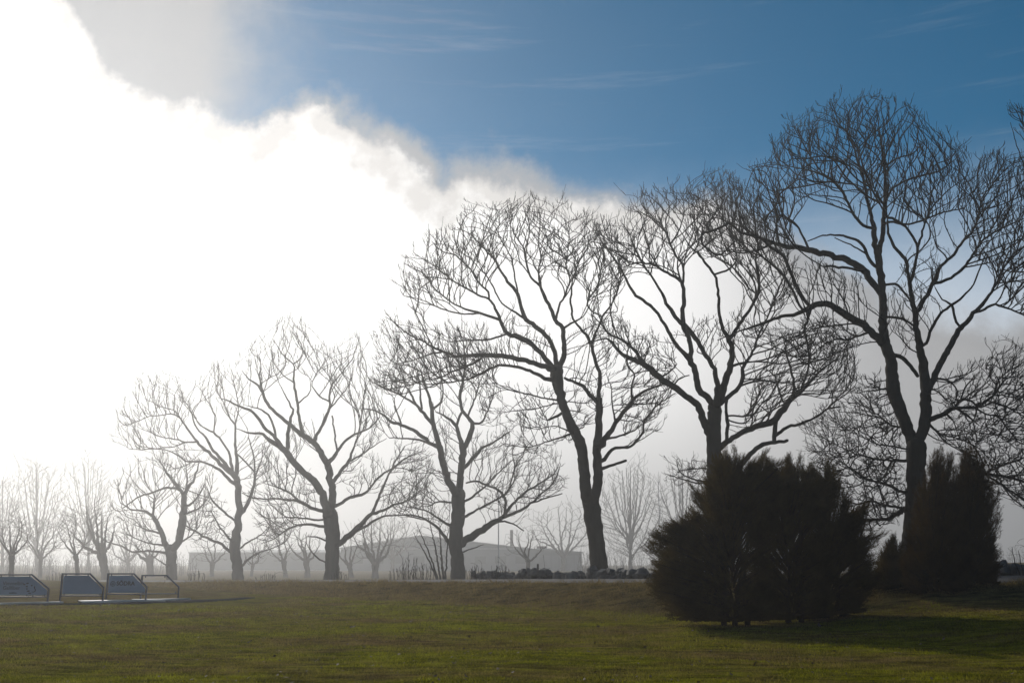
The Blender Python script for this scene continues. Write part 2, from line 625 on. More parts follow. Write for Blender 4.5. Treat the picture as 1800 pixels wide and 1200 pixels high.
# ------------------------------------------------------------------ grass blades
def blades(name, n, y0, y1, hgt, mat, keep, label, lean=0.5):
    u = RNG.random(n)
    Y = y0 * (y1 / y0) ** u                     # even over the picture rather than over the ground
    X = (RNG.random(n) - 0.5) * (1.06 * Y + 3.0)
    m = keep(X, Y)
    X, Y = X[m], Y[m]
    n = len(X)
    Z = terrain(X, Y)
    sc = (Y / 16.0) ** 0.6
    h = hgt * (0.4 + RNG.random(n)) * sc * (0.55 + 0.9 * (0.5 + 0.5 * np.sin(1.9 * X + 2.0 * np.sin(0.7 * Y)) * np.sin(1.3 * Y + 1.5 * np.sin(0.9 * X))))
    w = 0.0065 * sc * (0.7 + 0.6 * RNG.random(n))
    a = RNG.random(n) * 2 * math.pi
    ln = RNG.normal(size=(n, 2)) * (lean * h)[:, None]
    b = np.stack([X, Y, Z - 0.005], 1)
    d = np.stack([np.cos(a) * w, np.sin(a) * w, np.zeros(n)], 1)
    tip = b + np.stack([ln[:, 0], ln[:, 1], h], 1)
    v = np.stack([b - d, b + d, tip], 1).reshape(-1, 3)
    f = np.arange(3 * n).reshape(n, 3)
    return tag(obj(name, np_mesh(name, v, f, mat)), label, 'grass', kind='stuff')


def k_lawn(X, Y):
    sd = road_sd(X, Y)[0]
    on_path = (X < -9.5) & (Y > 37.5)
    return (sd < -6.2 + RNG.normal(size=len(X)) * 0.5) & ~on_path


def k_bank(X, Y):
    sd = road_sd(X, Y)[0]
    on_path = (X < -9.5) & (Y > 37) & (Y < 43.5)
    return (sd > -7.6 + RNG.normal(size=len(X)) * 0.6) & (sd < -2.75 + RNG.normal(size=len(X)) * 0.22) & ~on_path


blades('lawn_grass', 370000, 12.0, 46.0, 0.036, MAT['grass'], k_lawn, 'short mown olive green lawn grass in the foreground')
blades('bank_grass', 210000, 30.0, 75.0, 0.085, MAT['drygrass'], k_bank, 'dry brownish grass on the bank below the road', 0.7)

# ------------------------------------------------------------------ trees
def in_poly(P, poly):
    x, y = P[:, 0], P[:, 1]
    c = np.zeros(len(P), bool)
    q = np.array(poly, float)
    for (x0, y0), (x1, y1) in zip(q, np.roll(q, -1, 0)):
        hit = ((y0 > y) != (y1 > y)) & (x < (x1 - x0) * (y - y0) / ((y1 - y0) if y1 != y0 else 1e-9) + x0)
        c ^= hit
    return c


def poly_dist(P, poly):
    q = np.array(poly, float)
    best = np.full(len(P), 1e9)
    for a, b in zip(q, np.roll(q, -1, 0)):
        d = b - a
        t = np.clip(((P - a) @ d) / max(d @ d, 1e-9), 0, 1)
        best = np.minimum(best, np.linalg.norm(P - (a + t[:, None] * d), axis=1))
    return best


def poly_area(poly):
    q = np.array(poly, float)
    r = np.roll(q, -1, 0)
    return 0.5 * abs(np.sum(q[:, 0] * r[:, 1] - r[:, 0] * q[:, 1]))


def sample_poly(poly, n, rng):
    q = np.array(poly, float)
    lo, hi = q.min(0), q.max(0)
    out = np.zeros((0, 2))
    while len(out) < n:
        P = lo + rng.random((n * 3 + 10, 2)) * (hi - lo)
        out = np.vstack([out, P[in_poly(P, poly)]])
    return out[:n]


def at_many(px, py, Y):
    cx, cy = (px - CX) / F_PX, (CY - py) / F_PX
    s, c = math.sin(PITCH), math.cos(PITCH)
    ry, rz = c - cy * s, s + cy * c
    t = Y / ry
    return np.stack([cx * t, Y * np.ones_like(t), EYE + rz * t], 1)


class Skeleton:
    def __init__(self, seed):
        self.pos, self.par, self.rad, self.limb, self.px = [], [], [], [], []
        self.grow = []
        self.rng = np.random.default_rng(seed)
        self.nl = 0

    def add(self, p, parent, r, limb, px, grow):
        self.pos.append(np.array(p, float))
        self.par.append(parent)
        self.rad.append(r)
        self.limb.append(limb)
        self.px.append(px)
        self.grow.append(grow)
        return len(self.pos) - 1

    def line(self, pts, Y, slope=0.0, attach=True, grow=True, wob=0.65, step_px=7.0):
        """a limb followed point by point: (px, py, width in px)"""
        rng = self.rng
        P = np.array([p[:2] for p in pts], float)
        W = np.array([p[2] if len(p) > 2 else 2 for p in pts], float)
        limb = self.nl
        self.nl += 1
        d0, parent = Y, -1
        if attach and self.pos:
            A = np.array(self.px)
            i = int(np.argmin(np.hypot(A[:, 0] - P[0, 0], A[:, 1] - P[0, 1])))
            parent = i
            d0 = self.pos[i][1]
            if np.hypot(*(A[i] - P[0])) > 3:
                P = np.vstack([A[i], P])
                W = np.r_[W[0], W]
            else:
                P[0] = A[i]
        seg = np.hypot(*np.diff(P, axis=0).T)
        s = np.r_[0, np.cumsum(seg)]
        n = max(2, int(s[-1] / step_px))
        u = np.linspace(0, s[-1], n + 1)
        # smooth through the points
        q = np.stack([np.interp(u, s, P[:, 0]), np.interp(u, s, P[:, 1])], 1)
        for _ in range(1):
            q[1:-1] = 0.25 * q[:-2] + 0.5 * q[1:-1] + 0.25 * q[2:]
        w = np.interp(u, s, W)
        amp = wob * np.minimum(1.6, 0.5 + 0.08 * w) * np.minimum(1, u / (2.0 * step_px))
        q += rng.normal(size=q.shape) * amp[:, None]
        w = 0.93 * w * (1 + 0.03 * rng.normal(size=len(w)))
        ppm = F_PX / Y
        dep = d0 + slope * u / ppm + np.cumsum(rng.normal(size=len(u))) * 0.5 * step_px / ppm * (slope != 0)
        X = at_many(q[:, 0], q[:, 1], dep)
        prev = parent
        for k in range(len(u)):
            if k == 0 and parent >= 0:
                continue
            prev = self.add(X[k], prev, max(w[k], 0.5) * 0.5 * dep[k] / F_PX, limb, tuple(q[k]), grow)
        if w[-1] > 3.5:
            # round the end off
            t = X[-1] - X[-2]
            t /= np.linalg.norm(t) + 1e-9
            re = w[-1] * 0.5 * dep[-1] / F_PX
            for a_, b_ in ((0.45, 0.86), (0.85, 0.5), (1.0, 0.08)):
                prev = self.add(X[-1] + t * re * a_, prev, re * b_, limb, (1e6, 1e6), False)
        return limb

    def colonize(self, att, d_inf, d_kill, step, up=0.13, iters=140, jit=0.10, max_nodes=60000, core=None, out=0.4):
        rng = self.rng
        pos = np.zeros((max_nodes, 3))
        n = len(self.pos)
        pos[:n] = np.array(self.pos)
        par = list(self.par)
        limb = list(self.limb)
        grow = np.array(self.grow, bool)
        kids = np.zeros(max_nodes, int)
        nd = np.full(len(att), 1e9)
        nn = np.zeros(len(att), int)
        gi = np.nonzero(grow)[0]
        for a in range(0, len(gi), 400):
            ch = gi[a:a + 400]
            D = np.linalg.norm(att[:, None, :] - pos[ch][None], axis=2)
            j = D.argmin(1)
            dm = D[np.arange(len(att)), j]
            m = dm < nd
            nd[m] = dm[m]
            nn[m] = ch[j[m]]
        alive = nd > d_kill
        for it in range(iters):
            act = alive & (nd < d_inf)
            if not act.any():
                break
            ai = np.nonzero(act)[0]
            tgt = nn[ai]
            ok = kids[tgt] < 3
            ai, tgt = ai[ok], tgt[ok]
            if len(ai) == 0:
                break
            v = att[ai] - pos[tgt]
            v /= np.linalg.norm(v, axis=1)[:, None]
            # shoots keep to a cone around the heading of the wood they spring from
            ptg = np.array(par)[tgt]
            hv = pos[tgt] - pos[np.maximum(ptg, 0)]
            hv /= np.linalg.norm(hv, axis=1)[:, None] + 1e-9
            hv = hv * 0.75 + np.array([0, 0, 0.45])
            ok = (v * hv).sum(1) > 0.0
            v, tgt = v[ok], tgt[ok]
            if len(tgt) == 0:
                break
            u, inv = np.unique(tgt, return_inverse=True)
            S = np.zeros((len(u), 3))
            np.add.at(S, inv, v)
            S /= np.linalg.norm(S, axis=1)[:, None] + 1e-9
            # keep some of the parent's heading so that branches run on
            pv = np.zeros((len(u), 3))
            for q, i in enumerate(u):
                if par[i] >= 0:
                    t = pos[i] - pos[par[i]]
                    pv[q] = t / (np.linalg.norm(t) + 1e-9)
            S = S + 0.75 * pv + rng.normal(size=S.shape) * jit
            S[:, 2] += up
            if core is not None:
                ov = pos[u] - core
                S += out * ov / (np.linalg.norm(ov, axis=1)[:, None] + 1e-9)
            S /= np.linalg.norm(S, axis=1)[:, None] + 1e-9
            new = pos[u] + S * step
            m = len(u)
            if n + m > max_nodes:
                break
            pos[n:n + m] = new
            kids[u] += 1
            par += list(u)
            limb += [limb[i] for i in u]
            li = np.nonzero(alive)[0]
            D = np.linalg.norm(att[li][:, None, :] - new[None], axis=2)
            j = D.argmin(1)
            dm = D[np.arange(len(li)), j]
            b = dm < nd[li]
            nd[li[b]] = dm[b]
            nn[li[b]] = n + j[b]
            alive &= nd > d_kill
            n += m
        n_old = len(self.pos)
        self.pos = list(pos[:n])
        self.par = par
        self.limb = limb
        self.rad += [0.0] * (n - n_old)
        self.grow += [True] * (n - n_old)
        self.grown_from = n_old
        # straighten: every grown joint moves towards the middle of its neighbours
        P = np.array(self.pos)
        pa = np.array(par)
        for _ in range(3):
            S = np.zeros_like(P)
            C = np.zeros(len(P))
            ch = np.arange(n_old, n)
            np.add.at(S, pa[ch], P[ch])
            np.add.at(C, pa[ch], 1)
            ok = np.zeros(len(P), bool)
            ok[n_old:] = C[n_old:] == 1
            P[ok] = 0.4 * P[ok] + 0.3 * P[pa[ok]] + 0.3 * S[ok]
        self.pos = list(P)

    def twigs(self, length, per_tip=2, side=0.35, core=None, out=0.0):
        """short upturned end shoots on the outer branches"""
        rng = self.rng
        par = np.array(self.par)
        n = len(par)
        has = np.zeros(n, bool)
        has[par[par >= 0]] = True
        g0 = self.grown_from
        cand = [i for i in range(g0, n) if (not has[i]) or rng.random() < side]
        for i in cand:
            p0, p1 = self.pos[par[i]], self.pos[i]
            t = p1 - p0
            t = t / (np.linalg.norm(t) + 1e-9)
            for _ in range(per_tip if not has[i] else 1):
                d = t * 0.8 + rng.normal(size=3) * 0.34 + np.array([0, 0, 0.45])
                if core is not None:
                    d = d + out * (p1 - core) / (np.linalg.norm(p1 - core) + 1e-9)
                d /= np.linalg.norm(d)
                L = length * (0.45 + rng.random()) * (2.2 if rng.random() < 0.05 else 1.0)
                a = p1 + d * L * 0.5
                d2 = d + np.array([0, 0, 0.30]) + rng.normal(size=3) * 0.14
                d2 /= np.linalg.norm(d2)
                b = a + d2 * L * 0.5
                k = self.add(a, i, 0.0, self.limb[i], (0, 0), False)
                self.add(b, k, 0.0, self.limb[i], (0, 0), False)

    def radii(self, r_tip, power=2.35):
        n = len(self.pos)
        par = self.par
        acc = np.zeros(n)
        tr = np.array(self.rad)
        r = np.zeros(n)
        for i in range(n - 1, -1, -1):
            v = acc[i] ** (1 / power) if acc[i] > 0 else r_tip
            r[i] = v
            if par[i] >= 0:
                acc[par[i]] += v ** power
        for i in range(n):
            if tr[i] > 0:
                r[i] = max(tr[i], r_tip)
            elif par[i] >= 0:
                r[i] = min(r[i], 0.72 * r[par[i]] if tr[par[i]] > 0 else r[par[i]])
                r[i] = max(r[i], r_tip * 0.6)
        self.r = r

    def meshes(self, traced_only, sel, sides, rough=0.0):
        """tube mesh over the chosen nodes"""
        if getattr(self, '_n', -1) != len(self.pos):
            self._n = len(self.pos)
            self._pos, self._par = np.array(self.pos), np.array(self.par)
            t_ = np.zeros_like(self._pos)
            ok = self._par >= 0
            t_[ok] = self._pos[ok] - self._pos[self._par[ok]]
            t_[~ok] = (0, 0, 1)
            self._tang = t_ / (np.linalg.norm(t_, axis=1)[:, None] + 1e-9)
        pos, par, tang, r = self._pos, self._par, self._tang, self.r
        n = len(pos)
        selm = np.zeros(n, bool)
        selm[sel] = True
        sel = np.nonzero(selm & (par >= 0))[0]
        if len(sel) == 0:
            return None
        p = par[sel]
        # main child = thickest one inside the same selection
        main = np.full(n, -1)
        order = sel[np.argsort(r[sel])]
        main[par[order]] = order
        cont = selm[p] & (main[p] == sel) & (par[p] >= 0)
        ang = np.arange(sides) * 2 * math.pi / sides
        ref = np.array([0.15, 0.97, 0.1])

        def rings(P, T, R):
            u = np.cross(T, ref)
            nu = np.linalg.norm(u, axis=1)
            bad = nu < 1e-3
            u[bad] = (1, 0, 0)
            u /= np.linalg.norm(u, axis=1)[:, None]
            w = np.cross(T, u)
            rr = R[:, None] * np.ones(sides)
            if rough:
                rr = rr * (1 + rough * self.rng.normal(size=rr.shape))
            return P[:, None, :] + rr[:, :, None] * (u[:, None, :] * np.cos(ang)[None, :, None] + w[:, None, :] * np.sin(ang)[None, :, None])
        # direction at a node: mean of the segments before and after
        T = tang[sel].copy()
        mk = main[sel] >= 0
        T[mk] += tang[main[sel][mk]]
        T /= np.linalg.norm(T, axis=1)[:, None] + 1e-9
        ringN = rings(pos[sel], T, r[sel])
        st = np.nonzero(~cont)[0]
        ringS = rings(pos[p[st]], tang[sel[st]], np.minimum(r[sel[st]] * 1.06, r[p[st]]))
        v = np.concatenate([ringN.reshape(-1, 3), ringS.reshape(-1, 3)])
        base_own = np.full(n, -1)
        base_own[sel] = np.arange(len(sel)) * sides
        low = np.zeros(len(sel), int)
        low[cont.nonzero()[0]] = base_own[p[cont]]
        low[st] = (len(sel) + np.arange(len(st))) * sides
        hi = np.arange(len(sel)) * sides
        k = np.arange(sides)
        k2 = (k + 1) % sides
        f = np.stack([low[:, None] + k, low[:, None] + k2, hi[:, None] + k2, hi[:, None] + k], -1).reshape(-1, 4)
        return v, f


def build_tree(sk, root_name, label, cat, group, base, n_trunk, mats=('bark', 'twig'), limb_sides=9, twig_sides=3):
    """thing > trunk, limb (> twigs)"""
    root = tag(empty(root_name, base), label, cat, group)
    limb = np.array(sk.limb)
    traced = np.array(sk.rad) > 0
    trunk_sel = np.nonzero((limb < n_trunk) & traced)[0]
    res = sk.meshes(True, trunk_sel, 14, 0.02)
    trunk = obj('trunk', np_mesh('trunk', *res, MAT[mats[0]], True), root)
    for L in range(sk.nl):
        if L >= n_trunk:
            res = sk.meshes(True, np.nonzero((limb == L) & traced)[0], limb_sides, 0.02)
            if res is None:
                continue
            lo = obj('limb', np_mesh('limb', *res, MAT[mats[0]], True), root)
        else:
            lo = trunk
        res = sk.meshes(False, np.nonzero((limb == L) & ~traced)[0], twig_sides)
        if res is not None and len(res[1]):
            tag(obj('twigs', np_mesh('twigs', *res, MAT[mats[1]], True), lo), kind='stuff')
    return root


def crown_points(polys, Y, rng, spacing, thick, shell=2.2):
    """points spread through a crown volume: dense near its skin"""
    ppm = F_PX / Y
    pts = []
    for item in polys:
        poly, dens, off = (item + (1.0, 0.0))[:3] if isinstance(item, tuple) and isinstance(item[0], list) else (item, 1.0, 0.0)
        n = int(poly_area(poly) / spacing ** 2 * dens)
        P = sample_poly(poly, max(n * 2, 10), rng)
        # half of them bunched into tufts
        nc = max(3, len(P) // 26)
        cen = P[rng.integers(0, len(P), nc)]
        tq = cen[rng.integers(0, nc, len(P))] + rng.normal(size=P.shape) * np.array([7.0, 9.0])
        P = np.where((rng.random(len(P)) < 0.55)[:, None], tq, P)
        de = poly_dist(P, poly) / ppm
        half = np.minimum(thick, np.sqrt(np.maximum(de, 0.02) * 2 * thick * 0.7) + 0.25)
        w = rng.random(len(P)) * 2 - 1
        keep = rng.random(len(P)) < np.clip(0.5 + np.exp(-np.minimum(de, half * (1 - np.abs(w))) / shell), 0, 1)
        P, half, w = P[keep][:n], half[keep][:n], w[keep][:n]
        pts.append(at_many(P[:, 0], P[:, 1], Y + off + half * w))
    return np.vstack(pts)


def traced_tree(name, label, Y, trunk, limbs, polys, seed, spacing=4.7, tip=0.00019, thick=4.0, group='bare ash trees along the road', twig_px=10.5, up=0.06, out=0.6):
    sk = Skeleton(seed)
    ppm = F_PX / Y
    bx, by = trunk[0][0][:2]
    b = at(bx, by, Y)
    zg = tz(b[0], Y)
    # root flare below the ground line
    w0 = trunk[0][0][2]
    r0 = w0 * 0.5 / ppm
    sk.add((b[0], Y, min(zg, b[2]) - 0.5), -1, r0 * 1.5, 0, (bx, by + 20), False)
    sk.add((b[0], Y, min(zg, b[2]) + 0.0), 0, r0 * 1.28, 0, (bx, by + 2), False)
    for k, t in enumerate(trunk):
        sk.line(t, Y, 0.0 if k == 0 else (0.12 if k % 2 else -0.12), True, k > 0, 0.5)
    nt_ = sk.nl
    # the first line continues the flare: fold ids so that all trunk lines come first
    rng = sk.rng
    for k, l in enumerate(limbs):
        sl = rng.uniform(0.15, 0.55) * (1 if k % 2 else -1)
        sk.line(l, Y, sl)
    att = crown_points(polys, Y, rng, spacing, thick)
    core = att.mean(0)
    core[2] = zg + (att[:, 2].max() - zg) * 0.42
    core[0] = core[0] * 0.6 + b[0] * 0.4
    sk.colonize(att, 42 / ppm, 5.6 / ppm, 4.6 / ppm, core=core, up=up, out=out)
    sk.twigs(twig_px / ppm, 3, 0.36, core, 0.6)
    sk.radii(tip * Y)
    return build_tree(sk, name, label, 'tree', group, (b[0], Y, zg), nt_)



# T1: the big dark tree at right
traced_tree('ash_tree', 'tallest dark bare tree at right, trunk forking above the dark thuja', 42.0,
    [[(1605, 1040, 50), (1606, 950, 42), (1610, 880, 37), (1610, 830, 35), (1611, 785, 36)],
     [(1606, 785, 22), (1598, 762, 22), (1590, 740, 23), (1582, 718, 24), (1572, 695, 26), (1568, 672, 25), (1567, 634, 21), (1555, 603, 20), (1553, 573, 17), (1553, 545, 16), (1551, 509, 14), (1547, 476, 14), (1544, 450, 14)],
     [(1613, 785, 20), (1618, 765, 20), (1624, 748, 22), (1627, 732, 22), (1628, 705, 20), (1625, 662, 19), (1622, 634, 16), (1617, 612, 14), (1611, 579, 11), (1608, 551, 11), (1603, 523, 9), (1600, 498, 8)]],
    [[(1544, 450, 12), (1539, 432, 12), (1536, 404, 10), (1531, 377, 7), (1522, 341, 6), (1519, 316, 5), (1506, 277, 4), (1494, 238, 3), (1467, 210, 2), (1461, 190, 1)],
     [(1545, 447, 11), (1550, 418, 9), (1553, 393, 9), (1556, 360, 9), (1556, 332, 7), (1556, 293, 5), (1550, 257, 4), (1544, 216, 2), (1539, 185, 1)],
     [(1600, 498, 7), (1606, 479, 6), (1610, 457, 5), (1614, 432, 5), (1597, 404, 5), (1578, 388, 5), (1561, 382, 5)],
     [(1614, 432, 5), (1622, 404, 4), (1632, 375, 3), (1647, 354, 3), (1669, 332, 2), (1705, 306, 1)],
     [(1600, 498, 7), (1594, 470, 7), (1590, 452, 7), (1572, 435, 6), (1561, 410, 5), (1560, 388, 4)],
     [(1556, 360, 5), (1567, 332, 4), (1594, 316, 4), (1628, 307, 4), (1656, 299, 3), (1689, 271, 1)],
     [(1553, 393, 5), (1567, 388, 5), (1594, 396, 4), (1628, 385, 4), (1653, 374, 3), (1694, 366, 2)],
     [(1556, 293, 4), (1578, 277, 3), (1606, 271, 3), (1628, 243, 1)],
     [(1536, 404, 6), (1519, 399, 6), (1506, 385, 6), (1494, 366, 5), (1483, 338, 5), (1464, 316, 4), (1444, 304, 3), (1419, 266, 3), (1394, 220, 1)],
     [(1483, 338, 4), (1467, 318, 4), (1433, 324, 3), (1383, 332, 3), (1356, 338, 2), (1331, 316, 2), (1322, 304, 1)],
     [(1464, 316, 4), (1425, 299, 3), (1392, 293, 2), (1367, 290, 2), (1360, 262, 1)],
     [(1551, 520, 12), (1542, 509, 12), (1531, 493, 13), (1519, 476, 14), (1506, 465, 14), (1489, 457, 13), (1467, 451, 12), (1450, 446, 12), (1431, 441, 12), (1406, 435, 11), (1381, 434, 9), (1361, 427, 7), (1336, 418, 6), (1317, 407, 4), (1300, 396, 3), (1265, 385, 2), (1230, 372, 1)],
     [(1361, 427, 5), (1340, 437, 4), (1310, 445, 3), (1270, 440, 2), (1240, 455, 1)],
     [(1422, 438, 5), (1408, 410, 4), (1397, 391, 4), (1378, 379, 3), (1350, 382, 2)],
     [(1519, 476, 6), (1494, 471, 5), (1472, 469, 5), (1450, 468, 4)],
     [(1540, 470, 7), (1528, 460, 7), (1522, 441, 6), (1514, 424, 6), (1494, 418, 5), (1472, 413, 4), (1447, 413, 3), (1419, 424, 2)],
     [(1530, 450, 4), (1500, 432, 3), (1467, 418, 2)],
     [(1553, 605, 18), (1540, 592, 16), (1528, 579, 15), (1511, 565, 15), (1492, 557, 15), (1472, 543, 14), (1456, 533, 12), (1439, 534, 12), (1422, 540, 11), (1406, 551, 8), (1383, 554, 7), (1356, 562, 6), (1328, 573, 5), (1300, 582, 3), (1262, 598, 2)],
     [(1424, 541, 7), (1419, 565, 5), (1411, 582, 5), (1419, 598, 4), (1422, 632, 3), (1433, 651, 2)],
     [(1530, 582, 5), (1494, 596, 4), (1467, 596, 3), (1439, 612, 2), (1420, 630, 1)],
     [(1519, 573, 4), (1494, 568, 3), (1467, 573, 3), (1433, 576, 2), (1400, 590, 1)],
     [(1608, 556, 9), (1614, 546, 8), (1625, 526, 8), (1639, 501, 8), (1647, 482, 8), (1650, 473, 6), (1664, 459, 6), (1676, 450, 6), (1689, 427, 5), (1708, 410, 5), (1717, 391, 4), (1725, 354, 3), (1744, 327, 2), (1755, 300, 1)],
     [(1641, 500, 6), (1669, 490, 6), (1689, 476, 6), (1706, 455, 5), (1725, 424, 4), (1744, 410, 4), (1772, 396, 3), (1800, 385, 2), (1830, 370, 1)],
     [(1629, 690, 14), (1639, 671, 13), (1647, 651, 12), (1661, 623, 12), (1675, 601, 11), (1686, 579, 10), (1700, 565, 9), (1711, 551, 8), (1728, 534, 7), (1742, 515, 5), (1756, 490, 5), (1767, 465, 4), (1786, 448, 3), (1815, 420, 2)],
     [(1711, 551, 6), (1728, 546, 5), (1744, 534, 5), (1769, 540, 4), (1800, 554, 3), (1830, 570, 1)],
     [(1686, 576, 5), (1678, 557, 5), (1675, 534, 5), (1658, 529, 3), (1644, 507, 2)],
     [(1618, 612, 7), (1628, 605, 6), (1639, 573, 6), (1653, 551, 5), (1675, 534, 5), (1697, 518, 4), (1711, 501, 3), (1722, 473, 3), (1733, 446, 2)],
     [(1552, 500, 5), (1578, 498, 5), (1594, 520, 4), (1602, 530, 4)],
     [(1555, 556, 5), (1589, 559, 5), (1606, 573, 4)],
     [(1564, 618, 8), (1592, 632, 8), (1614, 660, 7)],
     [(1630, 738, 11), (1640, 735, 10), (1658, 728, 9), (1674, 718, 8), (1690, 716, 6), (1714, 717, 6), (1730, 709, 5), (1751, 690, 4), (1763, 669, 3), (1785, 655, 1)],
     [(1676, 717, 5), (1693, 700, 5), (1707, 704, 4), (1723, 718, 3), (1744, 704, 3), (1777, 718, 3), (1805, 735, 2)],
     [(1684, 719, 5), (1707, 735, 4), (1718, 746, 2)],
     [(1714, 717, 4), (1730, 728, 3), (1753, 730, 3), (1772, 753, 3), (1788, 777, 2)],
     [(1630, 742, 6), (1648, 758, 4), (1658, 767, 3)],
     [(1600, 810, 7), (1567, 808, 5), (1539, 807, 4), (1511, 800, 3), (1480, 786, 2), (1438, 765, 1)],
     [(1600, 865, 7), (1581, 865, 5), (1567, 854, 5), (1543, 847, 4), (1520, 842, 4), (1497, 823, 3), (1473, 809, 2)],
     [(1600, 888, 10), (1576, 903, 9), (1560, 914, 7), (1543, 912, 6), (1520, 914, 5), (1497, 912, 3), (1478, 912, 2)],
     [(1590, 892, 6), (1555, 889, 4), (1532, 879, 4), (1506, 886, 3), (1485, 879, 2)],
     [(1590, 752, 5), (1564, 746, 4), (1548, 732, 3), (1529, 735, 2), (1511, 749, 1)],
     [(1602, 791, 4), (1574, 784, 3), (1543, 781, 3), (1520, 770, 2), (1485, 753, 1)],
     [(1620, 870, 8), (1680, 850, 6), (1730, 832, 6), (1775, 838, 5), (1810, 850, 4), (1840, 850, 2)],
     [(1730, 832, 4), (1760, 818, 4), (1800, 805, 3), (1830, 790, 1)],
     [(1730, 834, 4), (1760, 850, 4), (1790, 872, 3), (1815, 890, 2)]],
    [[(1322, 302), (1350, 285), (1362, 250), (1395, 215), (1440, 205), (1465, 185), (1520, 176), (1560, 180), (1605, 190), (1635, 230), (1690, 265), (1712, 310), (1700, 370), (1650, 400), (1600, 400), (1560, 370), (1500, 400), (1450, 390), (1400, 380), (1340, 350)],
     ([(1212, 350), (1280, 330), (1330, 345), (1400, 390), (1400, 440), (1330, 470), (1240, 460), (1205, 410)], 1.0, 1.5),
     ([(1290, 600), (1380, 562), (1450, 545), (1530, 600), (1480, 640), (1420, 660), (1380, 620), (1320, 610)], 0.6, 0.5),
     ([(1385, 530), (1390, 480), (1450, 470), (1520, 500), (1530, 560), (1450, 520)], 0.6, 0.5),
     ([(1690, 330), (1720, 285), (1760, 270), (1800, 290), (1850, 350), (1860, 560), (1800, 580), (1740, 490), (1700, 440), (1685, 390)], 1.25, 0.8),
     ([(1560, 540), (1600, 440), (1660, 420), (1650, 500), (1620, 600), (1570, 640)], 0.35, 0.0),
     ([(1650, 680), (1700, 640), (1790, 600), (1850, 650), (1850, 800), (1790, 800), (1720, 730), (1660, 740)], 0.9, 0.0),
     ([(1412, 760), (1440, 720), (1480, 690), (1540, 700), (1580, 730), (1595, 900), (1540, 930), (1490, 925), (1440, 830)], 0.95, 0.0),
     ([(1640, 760), (1700, 730), (1800, 760), (1840, 900), (1770, 890), (1730, 850), (1690, 800)], 0.9, 0.0),
     ([(1500, 700), (1545, 640), (1560, 690), (1540, 740)], 0.7, 0.0)],
    seed=21, thick=4.0, spacing=4.0)

